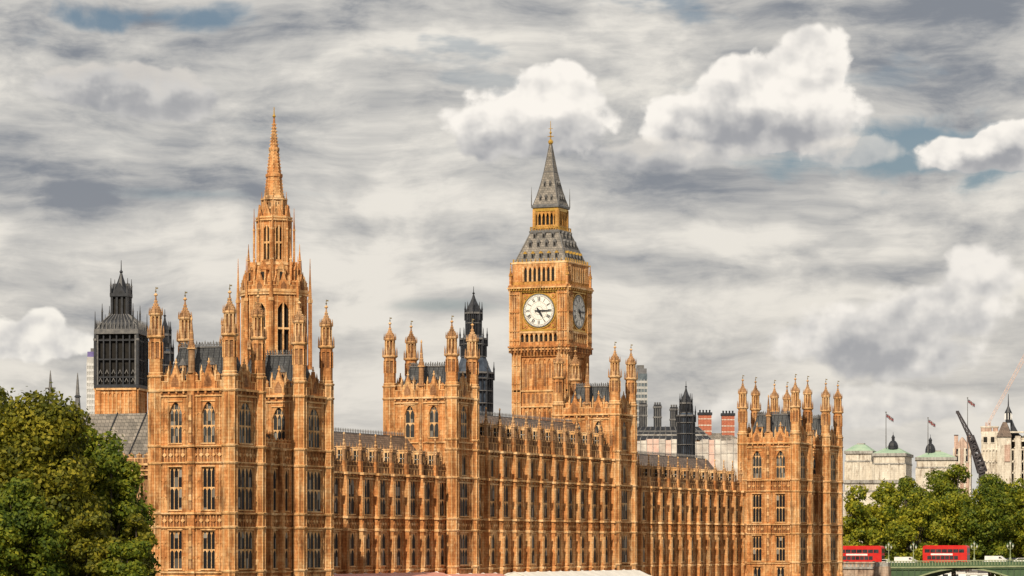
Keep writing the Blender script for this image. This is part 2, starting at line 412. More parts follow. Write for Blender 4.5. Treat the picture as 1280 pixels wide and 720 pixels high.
# ================================================================ windows
def window_mesh(w, h, lights=2, trans=(0.5,), head=True, big=None, arched=0.0, gl=None, name='window', pd=0.34, t0=0.036):
    """stone tracery in front of leaded glass; origin at the middle of the sill, wall plane at y = 0"""
    m = MB(STONE_TRIM, gl or GLASS)
    m.w(-w / 2, w / 2, 0, h - (0.06 if arched else 0), -pd - 0.18, -pd, 1)
    m.w(-w / 2 - 0.14, w / 2 + 0.14, -0.16, 0.02, -0.34, 0.16)                    # sill
    lw = w / lights
    for i in range(lights + 1):
        x = -w / 2 + lw * i
        t = t0 if i not in (0, lights) else 0.06
        if big and i in big: t = 0.13
        top = h if not arched else h - arched * min(1.0, (abs(x) / (w / 2)) ** 1.6) * 1.0 - 0.05
        m.w(x - t, x + t, 0, top, -pd - 0.02, -pd + (0.1 if pd > 0.2 else 0.035) if t < 0.1 else -pd + (0.2 if pd > 0.2 else 0.08))
    for t in trans:
        z = h * t; m.w(-w / 2, w / 2, z - 0.07, z + 0.07, -pd - 0.02, -pd + (0.09 if pd > 0.2 else 0.05))
        for i in range(lights):
            a = -w / 2 + lw * i + 0.05; m.arch(a, a + lw - 0.1, z - 0.07 - lw * 0.55, z - 0.10, -pd - 0.02, -pd + (0.07 if pd > 0.2 else 0.04), 0, top=z - 0.06, n=4)
    if head and not arched:
        for i in range(lights):
            a = -w / 2 + lw * i + 0.05; m.arch(a, a + lw - 0.1, h - lw * 0.95, h - 0.12, -pd - 0.02, -pd + (0.07 if pd > 0.2 else 0.04), 0, top=h, n=4)
    if arched:
        zs = h - arched
        for i in range(lights):
            a = -w / 2 + lw * i + 0.04; m.arch(a, a + lw - 0.08, zs - lw * 0.1, zs + lw * 0.75, -pd - 0.02, -pd + (0.06 if pd > 0.2 else 0.03), 0, top=zs + lw * 0.8, n=4)
    return m.mesh(name)

# ================================================================ wall skins
TK = 0.55
def skin(m, s0, s1, z0, z1, ops=(), rib=0.0, d=0.0):
    """wall face s0..s1, z0..z1 with openings (sc, w, za, zb, arch_height), built of piers and spandrels TK thick"""
    ops = sorted(ops); cur = s0
    for (sc, w, za, zb, ah) in ops:
        a, b = sc - w / 2, sc + w / 2
        if a > cur + 0.01: m.w(cur, a, z0, z1, -TK + d, d)
        if za > z0: m.w(a, b, z0, za, -TK + d, d)
        if zb < z1: m.w(a, b, zb, z1, -TK + d, d)
        if ah: m.arch(a, b, zb - ah, zb - 0.02, -TK + d, d, 0, top=zb)
        # label mould
        m.w(a - 0.16, b + 0.16, zb + 0.05, zb + 0.2, d, d + 0.14, 1)
        cur = b
    if s1 > cur + 0.01: m.w(cur, s1, z0, z1, -TK + d, d)
    if rib:
        edges = [s0] + [e for (sc, w, *_x) in ops for e in (sc - w / 2 - 0.1, sc + w / 2 + 0.1)] + [s1]
        for a, b in zip(edges[::2], edges[1::2]):
            n = max(1, int((b - a) / rib)); st = (b - a) / n
            for i in range(n + 1):
                x = a + st * i
                m.w(x - 0.05, x + 0.05, z0 + 0.1, z1 - 0.1, d, d + 0.09, 1 if i % 2 else 0)
            h = z1 - z0; k = max(2, int(h / 1.7))
            for j in range(1, k):
                z = z0 + h * j / k
                for i in range(n):
                    x = a + st * i
                    m.arch(x + 0.05, x + st - 0.05, z - 0.4, z - 0.03, d, d + 0.07, 0, top=z + 0.05, n=3)
def band(m, s0, s1, z0, z1, pitch=0.95, d=0.0, back=None):
    """carved band between two string courses: sunk panels with a quatrefoil boss in each"""
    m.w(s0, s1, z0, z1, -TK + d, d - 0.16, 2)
    n = max(1, round((s1 - s0) / pitch)); st = (s1 - s0) / n
    for i in range(n + 1):
        x = s0 + st * i; m.w(x - 0.08, x + 0.08, z0, z1, d - 0.16, d + 0.02)
    h = z1 - z0; zc = (z0 + z1) / 2; r = min(st * 0.34, h * 0.3)
    for i in range(n):
        x = s0 + st * (i + 0.5)
        m.poly([(x - r, zc), (x, zc - r), (x + r, zc), (x, zc + r)], d - 0.16, d + 0.03, 1 if i % 3 else 0)
        m.w(x - r * 0.28, x + r * 0.28, zc + r, z1, d - 0.16, d - 0.04); m.w(x - r * 0.28, x + r * 0.28, z0, zc - r, d - 0.16, d - 0.04)
def string(m, s0, s1, z, h=0.32, p=0.26):
    m.w(s0, s1, z, z + h * 0.55, -0.3, p, 1); m.w(s0, s1, z - h * 0.45, z, -0.3, p * 0.5, 0)
def cornice(m, s0, s1, z, n_boss=1.1):
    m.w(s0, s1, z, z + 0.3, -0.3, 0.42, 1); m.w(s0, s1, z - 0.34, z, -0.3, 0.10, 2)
    k = int((s1 - s0) / n_boss)
    for i in range(k + 1):
        x = s0 + (s1 - s0) * i / max(1, k); m.w(x - 0.13, x + 0.13, z - 0.36, z - 0.01, 0.09, 0.34, 0)
    m.w(s0, s1, z - 0.75, z - 0.55, -0.3, 0.2, 1)
def parapet(m, s0, s1, z0, zt, pitch=1.3, gable=None, d=0.0, st_=0):
    """pierced battlement, its merlons with small points; gable: list of s where a taller crocketed gablet stands"""
    h = zt - z0; zb = z0 + h * 0.52
    m.w(s0, s1, z0, zb, d - 0.38, d, st_)
    m.w(s0, s1, zb, zb + 0.12, d - 0.42, d + 0.06, 1)
    n = max(1, round((s1 - s0) / pitch)); st = (s1 - s0) / n
    for i in range(n):
        x = s0 + st * (i + 0.5)
        m.w(x - st * 0.27, x + st * 0.27, zb + 0.12, zt - 0.12, d - 0.36, d - 0.02, st_)
        m.w(x - st * 0.32, x + st * 0.32, zt - 0.12, zt, d - 0.4, d + 0.05, 1)
        m.poly([(x - st * 0.2, zt), (x + st * 0.2, zt), (x, zt + 0.28)], d - 0.28, d - 0.08, st_)
        m.w(x - st * 0.5 - 0.05, x - st * 0.5 + 0.05, z0, zb, d, d + 0.07, 1)
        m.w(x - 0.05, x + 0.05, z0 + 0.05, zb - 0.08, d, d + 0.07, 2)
    for g in gable or ():
        m.poly([(g - 1.1, z0), (g + 1.1, z0), (g + 1.1, zb + 0.3), (g + 0.45, zt + 0.2), (g, zt + 1.5), (g - 0.45, zt + 0.2), (g - 1.1, zb + 0.3)], d - 0.44, d + 0.11, 0)
        m.poly([(g - 0.55, z0 + 0.3), (g + 0.55, z0 + 0.3), (g + 0.55, zb), (g, zt + 0.1), (g - 0.55, zb)], d + 0.1, d + 0.16, 2)
        m.w(g - 0.07, g + 0.07, zt + 1.3, zt + 2.2, d - 0.24, d - 0.1, 1)
        m.w(g - 0.2, g + 0.2, zt + 1.6, zt + 1.78, d - 0.26, d - 0.08, 1)
        for q in (-1.1, 1.1):
            m.w(g + q - 0.12, g + q + 0.12, zb, zt + 0.5, d - 0.4, d + 0.14, 1); m.lathe([(0.17, zt + 0.5), (0.03, zt + 1.3)], 4, g + q, -(d - 0.13), 1)

# ================================================================ pinnacles and turrets
def pinnacle_mesh(h=3.5, r=0.26, mats=(STONE_WORN, STONE_TRIM), n=4):
    m = MB(*mats)
    zb = h * 0.42
    m.lathe([(r * 1.35, 0), (r * 1.35, 0.25), (r * 1.05, 0.3), (r * 1.05, zb)], n)
    m.lathe([(r * 1.5, zb), (r * 1.5, zb + 0.16)], n, m=1)
    for i in range(n):
        a = pi / n + 2 * pi * i / n + pi / n
        m.lathe([(r * 0.42, zb + 0.1), (0.02, zb + 0.75)], 4, r * 0.95 * cos(a), r * 0.95 * sin(a))
    m.lathe([(r * 0.95, zb + 0.16), (r * 0.6, zb + (h - zb) * 0.4), (r * 0.22, h * 0.93)], n)
    for k in range(3):
        z = zb + 0.3 + (h - zb) * 0.2 * k; rr = r * (0.95 - 0.24 * k) + 0.07; m.lathe([(rr * 0.8, z), (rr, z + 0.09), (rr * 0.7, z + 0.18)], n, m=1)
    m.lathe([(0.05, h * 0.9), (0.16, h * 0.94), (0.14, h * 0.965), (0.03, h)], 6, m=1)
    return m.mesh('pinnacle')

def turret_mesh(zb, zp, zr, zc, zt, r=0.98, rings=(), slots=((0, 0),)):
    """octagonal stair turret, local z0 = zb; parapet zp, lower ring zr, cap springs at zc, point of the finial zt"""
    m = MB(STONE, STONE_TRIM, STONE_DARK, VANE, STONE_WORN); o = -zb
    m.lathe([(r * 1.25, 0), (r * 1.25, 2.5), (r * 1.02, 3.0), (r, zp + o + 0.4)], 8)
    for z in rings:
        m.lathe([(r * 1.0, z + o - 0.22), (r * 1.17, z + o - 0.05), (r * 1.22, z + o + 0.16), (r, z + o + 0.26)], 8, m=1)
    lv = [zb + 3.0] + sorted(rings)
    for a, b in zip(lv, lv[1:]):                                       # thin rolls up the angles
        if b - a < 1.2: continue
        for i in range(8):
            t = pi / 8 + i * pi / 4
            m.lathe([(0.085, a + o + 0.26), (0.085, b + o - 0.2)], 4, r * cos(t), r * sin(t), 1)
    z0, z1 = zp + o + 0.4, zr + o
    r2 = r * 0.93                                                      # first open stage: posts round a slimmer core
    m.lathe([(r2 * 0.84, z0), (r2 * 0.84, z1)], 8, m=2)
    zs = z0 + (z1 - z0) * 0.42
    m.lathe([(r2 * 1.0, z0), (r2 * 1.0, zs)], 8)
    m.lathe([(r2 * 1.08, z0 - 0.05), (r2 * 1.12, z0 + 0.15), (r2, z0 + 0.25)], 8, m=1)
    m.lathe([(r2, z1 - 0.55), (r2, z1)], 8)
    for i in range(8):
        t = pi / 8 + i * pi / 4
        m.lathe([(0.13, zs), (0.13, z1 - 0.5)], 4, r2 * 0.95 * cos(t), r2 * 0.95 * sin(t), 0, rot=t)
    m.lathe([(r2, z1 - 0.1), (r * 1.2, z1 + 0.1), (r * 1.25, z1 + 0.3), (r * 0.9, z1 + 0.42)], 8, m=1)
    r3 = r * 0.74; z2, z3 = z1 + 0.42, zc + o                          # lantern
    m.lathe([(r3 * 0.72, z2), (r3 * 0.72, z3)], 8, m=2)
    m.lathe([(r3, z2), (r3, z2 + (z3 - z2) * 0.3)], 8, m=4)
    for i in range(8):
        t = pi / 8 + i * pi / 4
        m.lathe([(0.12, z2), (0.12, z3)], 4, r3 * 0.95 * cos(t), r3 * 0.95 * sin(t), 1, rot=t)
        m.lathe([(0.13, z1 + 0.3), (0.12, z1 + 1.0), (0.02, z1 + 1.7)], 4, r * 1.08 * cos(t), r * 1.08 * sin(t), 4)
        m.lathe([(0.10, z3 - 0.1), (0.10, z3 + 0.3), (0.02, z3 + 0.95)], 4, r3 * 1.22 * cos(t), r3 * 1.22 * sin(t), 4)
    m.lathe([(r3, z3 - 0.3), (r3 * 1.25, z3 - 0.05), (r3 * 1.28, z3 + 0.12), (r3, z3 + 0.2)], 8, m=1)
    H = zt + o - z3                                                    # ogee cap and finial
    pr = [(1.06, 0.03), (1.02, 0.10), (0.88, 0.18), (0.62, 0.27), (0.40, 0.36), (0.24, 0.47), (0.15, 0.58), (0.11, 0.66)]
    m.lathe([(r3 * a, z3 + H * b) for a, b in pr], 8, m=4)
    for i in range(8):
        t = pi / 8 + i * pi / 4
        for a, b in pr[1:6]: m.lathe([(0.01, z3 + H * b - 0.09), (0.085, z3 + H * b), (0.01, z3 + H * b + 0.1)], 4, (r3 * a + 0.03) * cos(t), (r3 * a + 0.03) * sin(t), 1)
    m.lathe([(0.07, z3 + H * 0.64), (0.25, z3 + H * 0.68), (0.27, z3 + H * 0.71), (0.06, z3 + H * 0.76)], 8, m=1)
    m.lathe([(0.06, z3 + H * 0.74), (0.04, z3 + H * 0.98)], 6, m=3)
    m.lathe([(0.02, z3 + H * 0.80), (0.15, z3 + H * 0.83), (0.02, z3 + H * 0.86)], 6, m=3)
    m.box(0.02, 0.34, -0.025, 0.025, z3 + H * 0.91, z3 + H * 0.96, 3)
    return m.mesh('turret')

def roof_mesh(w, l, z0, h, inx, iny, matl=SLATE, crest=0.9, dorm=True):
    """steep slate roof with iron cresting; origin at middle"""
    m = MB(matl, IRON_GREY, STONE_WORN, IRON)
    m.hip(-w / 2, w / 2, -l / 2, l / 2, 0, h, inx, iny)
    a, b = w / 2 - inx, l / 2 - iny
    m.box(-a - 0.12, a + 0.12, -b - 0.12, b + 0.12, h, h + 0.22, 1)
    for (x0, x1, y0, y1) in ((-a, a, -b, -b), (-a, a, b, b), (-a, -a, -b, b), (a, a, -b, b)):
        L_ = max(abs(x1 - x0), abs(y1 - y0)); n = int(L_ / 0.42)
        for i in range(n + 1):
            x = x0 + (x1 - x0) * i / max(1, n); y = y0 + (y1 - y0) * i / max(1, n)
            m.lathe([(0.06, h + 0.2), (0.05, h + crest * 0.6), (0.12, h + crest * 0.72), (0.01, h + crest * (1.15 if i % 3 == 0 else 0.95))], 4, x, y, 1)
        m.bar((x0, y0, h + crest * 0.45), (x1, y1, h + crest * 0.45), 0.04, 1, 4)
    # lead rolls down the slope
    for sgn, ax in ((-1, 'y'), (1, 'y'), (-1, 'x'), (1, 'x')):
        half, inn, oth, ino = (w / 2, inx, l / 2, iny) if ax == 'y' else (l / 2, iny, w / 2, inx)
        k = int(half * 2 / 0.85)
        for i in range(1, k):
            p = -half + half * 2 * i / k; q = max(-half + inn, min(half - inn, p))
            if ax == 'y': m.bar((p, sgn * oth, 0), (q, sgn * (oth - ino), h), 0.06, 3, 4)
            else: m.bar((sgn * oth, p, 0), (sgn * (oth - ino), q, h), 0.06, 3, 4)
    if dorm:
        for sgn in (-1, 1):
            for p in (-w * 0.23, w * 0.23):
                y = sgn * (l / 2 - iny * 0.25); m.box(p - 0.5, p + 0.5, min(y, y - sgn * iny * 0.6), max(y, y - sgn * iny * 0.6), h * 0.12, h * 0.52, 2)
                m.box(p - 0.3, p + 0.3, y - 0.04 + sgn * 0.03, y + 0.04 + sgn * 0.03, h * 0.2, h * 0.45, 3)
                m.hip(p - 0.62, p + 0.62, min(y, y - sgn * iny * 0.6) - 0.1, max(y, y - sgn * iny * 0.6) + 0.1, h * 0.52, h * 0.72, 0.6, 0.1, 1)
    return m.mesh('roof')

# ================================================================ the palace
GZ = 5.45
PAL = root('riverside_palace', (-225, 512, GZ), 'long golden gothic palace on the riverbank with turreted corner pavilions', 'palace')
E_ = pi / 2                                    # rotation that turns a south wall into an east wall
XP = -202.0; XC = -213.65; PW = 11.65
WIN = {
    'p2': window_mesh(1.95, 5.1, 3, (0.5,)), 'p1': window_mesh(1.95, 5.7, 3, (0.52,)),
    'p3': window_mesh(1.95, 5.5, 3, (0.42,), arched=1.5, gl=GLASS_GREY),
    'e1': window_mesh(4.3, 5.1, 4, (0.5,), big=(2,), pd=0.1), 'e2': window_mesh(4.3, 5.7, 4, (0.52,), big=(2,), pd=0.1),
    'e3': window_mesh(3.6, 5.5, 4, (0.42,), arched=1.7, big=(2,), gl=GLASS_GREY, pd=0.1),
    'n1': window_mesh(1.7, 5.1, 2, (0.5,), pd=0.1), 'n2': window_mesh(1.7, 5.7, 2, (0.52,), pd=0.1),
    'r1': window_mesh(2.3, 5.1, 2, (0.5,), pd=0.1), 'r2': window_mesh(2.3, 5.7, 2, (0.45,), pd=0.1),
    'a1': window_mesh(1.5, 3.3, 2, (), head=True, pd=0.1),
    'c3': window_mesh(1.7, 5.2, 2, (0.45,), arched=1.4, gl=GLASS_GREY),
    'cE': window_mesh(3.2, 5.1, 3, (0.5,), pd=0.1), 'cE2': window_mesh(3.2, 5.7, 3, (0.52,), pd=0.1), 'cE3': window_mesh(2.6, 5.2, 3, (0.45,), arched=1.6, gl=GLASS_GREY, pd=0.1),
    'b': window_mesh(1.6, 2.6, 2, ()),
}
def wput(key, parent, origin, rz, s, z):
    """window on a wall whose s = 0 corner is origin and which is turned by rz"""
    x = origin[0] + s * cos(rz); y = origin[1] + s * sin(rz)
    return put_mesh('window', WIN[key], parent, (x, y, z), rz)

RINGS_P = (10.5, 16.4, 18.3, 25.0, 27.3, 34.7, 36.7)
TUR_P = turret_mesh(GZ, 36.7, 41.9, 45.1, 48.9, 0.98, RINGS_P)
TUR_PN = TUR_P
TUR_C = turret_mesh(GZ, 39.9, 44.7, 47.7, 51.4, 1.05, (10.5, 16.4, 18.3, 25.0, 29.6, 31.2, 37.9, 39.9))
PIN_T = pinnacle_mesh(2.3, 0.18); PIN_S = pinnacle_mesh(4.6, 0.3); PIN_M = pinnacle_mesh(5.2, 0.36); PIN_L = pinnacle_mesh(7.6, 0.42, n=8)

def tower(x0, x1, y0, y1, south_windows=True, south_from=7.0):
    w, l = x1 - x0, y1 - y0
    m = MB(STONE, STONE_TRIM, STONE_DARK)
    m.box(x0 + TK - 0.02, x1 - TK + 0.02, y0 + TK - 0.02, y1 - TK + 0.02, GZ, 35.6)
    sw, ew = [], []
    for side, (ox, oy, a, wd) in enumerate(((x0, y0, 0, w), (x1, y0, E_, l), (x1, y1, pi, w), (x0, y1, -E_, l))):
        m.at(ox, oy, 0, a); A, B = 0.25, wd - 0.25
        if side == 0: cs = [wd * 0.285, wd * 0.715]; ww = 1.95
        elif side == 1: cs = [wd * 0.5]; ww = 4.3
        else: cs = []; ww = 2
        m3 = ww if side == 0 else 3.6
        skin(m, A, B, GZ, 10.3, [(c, 1.6, 7.1, 9.7, 0) for c in cs])
        skin(m, A, B, 10.6, 16.3, [(c, ww, 10.9, 16.0, 0) for c in cs], rib=0.62)
        band(m, A, B, 16.5, 18.2)
        skin(m, A, B, 18.4, 24.9, [(c, ww, 18.8, 24.5, 0) for c in cs], rib=0.62)
        band(m, A, B, 25.2, 27.1)
        skin(m, A, B, 27.4, 33.95, [(c, m3, 27.75, 33.25, 1.5 if side == 0 else 1.7) for c in cs], rib=0.62)
        for z in (10.3, 16.3, 18.2, 25.0, 27.2): string(m, A, B, z + 0.05)
        m.w(A, B, 33.95, 34.5, -TK, 0)
        cornice(m, A, B, 34.7)
        gb = [wd * 0.285, wd * 0.715] if side in (0, 2) else [wd * 0.5]
        parapet(m, A, B, 35.0, 36.9, 1.15, gb)
        if side == 0:                                                   # panelled shaft between the two windows
            c = wd / 2
            m.w(c - 0.55, c + 0.55, GZ, 37.2, 0, 0.36)
            for z in (10.4, 16.4, 18.3, 25.1, 27.3): m.w(c - 0.68, c + 0.68, z - 0.1, z + 0.2, 0, 0.55, 1)
            for za, zb_ in ((10.9, 16), (18.8, 24.6), (27.8, 34.2)):
                m.w(c - 0.33, c + 0.33, za, zb_, 0.36, 0.40, 2)
                m.w(c - 0.06, c + 0.06, za, zb_, 0.40, 0.5, 1)
                for k in range(3): m.lathe([(0.05, za + 1.0 + k * 1.7), (0.26, za + 1.3 + k * 1.7), (0.22, za + 1.9 + k * 1.7), (0.05, za + 2.1 + k * 1.7)], 6, c, -0.45, 1)
    m.at()
    m.box(x0 + 1, x1 - 1, y0 + 1, y1 - 1, 35.5, 35.7, 2)
    t = build(m, 'pavilion_tower', PAL, ((x0 + x1) / 2, (y0 + y1) / 2, GZ))
    me = t.data; me.transform(__import__('mathutils').Matrix.Translation((-(x0 + x1) / 2, -(y0 + y1) / 2, -GZ)))
    for c in (w * 0.285, w * 0.715):
        if south_windows:
            wput('b', t, (x0, y0), 0, c, 7.1); wput('p2', t, (x0, y0), 0, c, 10.9); wput('p1', t, (x0, y0), 0, c, 18.8)
        wput('p3', t, (x0, y0), 0, c, 27.75)
    wput('b', t, (x1, y0), E_, l / 2, 7.1); wput('e1', t, (x1, y0), E_, l / 2, 10.9); wput('e2', t, (x1, y0), E_, l / 2, 18.8); wput('e3', t, (x1, y0), E_, l / 2, 27.75)
    for (x, y) in ((x0 + 0.2, y0 + 0.2), (x1 - 0.2, y0 + 0.2), (x1 - 0.2, y1 - 0.2), (x0 + 0.2, y1 - 0.2)):
        put_mesh('turret', TUR_P, t, (x, y, GZ))
    put_mesh('pinnacle', PIN_L, t, ((x0 + x1) / 2, y0 - 0.1, 37.1))
    return t
ROOF_P = roof_mesh(9.4, 6.5, 0, 4.9, 1.5, 1.5)
def pavilion(ya):
    """two towers joined by a lower, set-back link; ya = south wall"""
    yb, yc, yd = ya + 8.5, ya + 20.4, ya + 29.2
    t1 = tower(XC, XP, ya, yb); t2 = tower(XC, XP, yc, yd, south_windows=False)
    for t, a, b in ((t1, ya, yb), (t2, yc, yd)): put_mesh('roof', ROOF_P, t, ((XC + XP) / 2, (a + b) / 2, 35.7))
    m = MB(STONE, STONE_TRIM, STONE_DARK); xe = XP - 1.0
    m.box(XC, xe - TK + 0.02, yb - 0.3, yc + 0.3, GZ, 27.4)
    m.at(xe, yb + 0.6, 0, E_); wd = yc - yb - 1.2; cs = [wd * (i + 0.5) / 3 for i in range(3)]; cs = [wd * 0.17, wd * 0.5, wd * 0.83]
    skin(m, 0, wd, GZ, 10.3, [(c, 1.6, 7.1, 9.7, 0) for c in cs])
    skin(m, 0, wd, 10.6, 16.3, [(c, 1.7, 10.9, 16.0, 0) for c in cs], rib=0.55); band(m, 0, wd, 16.5, 18.2, 0.8)
    skin(m, 0, wd, 18.4, 24.9, [(c, 1.7, 18.8, 24.5, 0) for c in cs], rib=0.55); band(m, 0, wd, 25.2, 27.1, 0.8)
    for z in (10.3, 16.3, 18.2, 25.0, 27.2): string(m, 0, wd, z + 0.05)
    for c in (wd * 0.335, wd * 0.665):
        m.w(c - 0.35, c + 0.35, GZ, 27.1, 0, 0.62)
        for z in (10.4, 16.4, 18.3, 25.1, 27.2): m.w(c - 0.45, c + 0.45, z - 0.1, z + 0.22, 0, 0.8, 1)
    parapet(m, 0, wd, 27.5, 28.6, 1.1)
    m.at()
    L_ = build(m, 'recessed_link', PAL, (XC, yb, GZ)); L_.data.transform(__import__('mathutils').Matrix.Translation((-XC, -yb, -GZ)))
    for c in cs:
        wput('b', L_, (xe, yb + 0.6), E_, c, 7.1); wput('n1', L_, (xe, yb + 0.6), E_, c, 10.9); wput('n2', L_, (xe, yb + 0.6), E_, c, 18.8)
    r = MB(SLATE); r.hip(XC + 1, xe - 1.2, yb, yc, 0, 2.6, 3.6, 0.01); build(r, 'roof', L_, (0, 0, 27.4))
pavilion(377.1); pavilion(618.9)

# ---- the ranges behind the terrace
def dormer_mesh():
    m = MB(STONE_GREY, STONE_WORN, DARK, STONE_TRIM)
    m.w(-0.6, 0.6, 0, 3.0, -1.5, 0, 0)
    m.w(-0.4, 0.4, 0.7, 2.5, 0, 0.03, 2); m.w(-0.05, 0.05, 0.7, 2.5, 0.03, 0.09, 3)
    m.w(-0.6, -0.44, 0, 3.0, 0, 0.1, 1); m.w(0.44, 0.6, 0, 3.0, 0, 0.1, 1); m.w(-0.6, 0.6, 2.6, 3.0, 0, 0.13, 1)
    for sg in (-1, 1):                                                  # pierced and framed cheeks
        a, b = (-0.72, -0.6) if sg < 0 else (0.6, 0.72)
        m.box(a, b, 0.0, 0.2, 0, 3.0, 3); m.box(a, b, 1.25, 1.45, 0, 3.0, 3); m.box(a, b, 0.2, 1.25, 2.55, 2.9, 3); m.box(a, b, 0.2, 1.25, 0.6, 0.8, 3)
        m.box(sg * 0.62 - 0.02, sg * 0.62 + 0.02, 0.25, 1.2, 0.85, 2.5, 2)
        c0, c1 = (a, b - 0.03) if sg < 0 else (a + 0.03, b)
        m.box(c0, c1, 0.66, 0.80, 0.8, 2.55, 3); m.box(c0, c1, 0.2, 1.25, 1.72, 1.84, 0)
    m.w(-0.75, 0.75, 3.0, 3.15, -1.6, 0.15, 3)
    for x in (-0.66, 0.66):
        for y in (-0.1, 1.4): m.lathe([(0.1, 3.1), (0.07, 3.4), (0.01, 3.9)], 4, x, y, 1)
    return m.mesh('dormer')
DORM = dormer_mesh()
def river_range(name, y0, nb, pitch, attic=False, proud=0.0, stuff=False, pin=PIN_S):
    L_ = nb * pitch; x = XC + proud
    m = MB(STONE, STONE_TRIM, STONE_DARK)
    top = 29.6 if attic else 24.9
    m.box(x - 12, x - TK + 0.02, y0, y0 + L_, GZ, top)
    m.at(x, y0, 0, E_)
    cs = [pitch * (i + 0.5) for i in range(nb)]
    skin(m, 0, L_, GZ, 10.0, [(c, 2.0, 6.2, 9.2, 1.0) for c in cs])
    skin(m, 0, L_, 10.3, 16.25, [(c, 2.3, 10.9, 16.0, 0) for c in cs], rib=0.5); band(m, 0, L_, 16.5, 18.2, 0.9)
    skin(m, 0, L_, 18.4, 24.7, [(c, 2.3, 18.8, 24.5, 0) for c in cs], rib=0.5)
    for z in (10.05, 16.3, 18.2): string(m, 0, L_, z + 0.05)
    cornice(m, 0, L_, 24.9, pitch / 4)
    zt = 25.2
    if attic:
        skin(m, 0, L_, 25.2, 29.1, [(c, 1.5, 25.5, 28.8, 0) for c in cs], rib=0.5); cornice(m, 0, L_, 29.6, pitch / 4); zt = 29.9
    parapet(m, 0, L_, zt, zt + (2.3 if attic else 1.7), pitch / 5, st_=STONE_WORN)
    for i in range(nb + 1):
        c = pitch * i
        if i == 0: c += 0.3
        if i == nb: c -= 0.3
        m.w(c - 0.62, c + 0.62, GZ, 10.2, 0, 0.95); m.w(c - 0.44, c + 0.44, 10.2, 17.0, 0, 0.84)
        m.w(c - 0.38, c + 0.38, 17.0, zt - 0.05, 0, 0.70)
        m.poly([(c - 0.46, 17.0), (c + 0.46, 17.0), (c, 18.2)], 0.70, 0.84, 0)
        for za, zb_ in ((10.6, 15.6), (18.6, 24.0)) + (((25.5, 29.0),) if attic else ()):
            m.w(c - 0.28, c - 0.2, za, zb_, 0.70, 0.94 if za < 12 else 0.78, 1); m.w(c + 0.2, c + 0.28, za, zb_, 0.70, 0.94 if za < 12 else 0.78, 1)
        for z in (10.1, 16.35, 18.25, 24.9) + ((29.6,) if attic else ()): m.w(c - 0.6, c + 0.6, z - 0.12, z + 0.28, 0, 1.06 if z > 10.2 else 1.15, 1)
        m.w(c - 0.4, c + 0.4, zt, zt + (2.3 if attic else 1.7), -0.1, 0.45)
    m.at()
    o = build(m, name, PAL, (x, y0, GZ)); o.data.transform(__import__('mathutils').Matrix.Translation((-x, -y0, -GZ)))
    if stuff:
        mw = MB(*[mm for mm in WIN['r1'].materials])
        for c in cs:
            for key, z in (('r1', 10.9), ('r2', 18.8)):
                me = WIN[key]; mw.at(x, y0 + c, z, E_)
                vs = [tuple(v.co) for v in me.vertices]
                k = len(mw.v); x0_, y0_, z0_, a_ = mw.T
                mw.v += [(x0_ - vy, y0_ + vx, z0_ + vz) for vx, vy, vz in vs]
                mw.f += [tuple(i + k for i in p.vertices) for p in me.polygons]; mw.m += [p.material_index for p in me.polygons]
        mw.at(); ww = build(mw, 'window', o, (0, 0, 0)); ww['kind'] = 'stuff'
    else:
        for c in cs:
            wput('r1', o, (x, y0), E_, c, 10.9); wput('r2', o, (x, y0), E_, c, 18.8)
            if attic: wput('a1', o, (x, y0), E_, c, 25.5)
    zp = zt + (2.3 if attic else 1.7)
    for i in range(nb + 1):
        put_mesh('pinnacle', pin, o, (x + 0.12, y0 + pitch * i + (0.3 if i == 0 else -0.3 if i == nb else 0), zp - 0.3))
    for c in cs: put_mesh('pinnacle', PIN_T, o, (x - 0.1, y0 + c, zp - 0.2))
    for c in cs: put_mesh('dormer', DORM, o, (x - 0.7, y0 + c, zp - 0.9), E_)
    r = MB(SLATE_BROWN, IRON_GREY)
    r.extr([(-7.2, 7.0), (-8.2, 7.0), (-12.8, 0), (-1.2, 0)][::-1], 0, L_)
    r.box(-7.85, -7.55, 0, L_, 7.0, 7.2, 1)
    for i in range(int(L_ / 0.6)): r.lathe([(0.05, 7.2), (0.1, 7.6), (0.01, 7.9)], 4, -7.7, 0.3 + i * 0.6, 1)
    build(r, 'roof', o, (x, y0, zt - 0.6))
    return o
river_range('south_range', 407.2, 12, 5.53)
river_range('central_range', 481.9, 11, 5.76, attic=True, proud=0.35, pin=PIN_M)
river_range('north_range', 554.4, 12, 5.33, stuff=True)

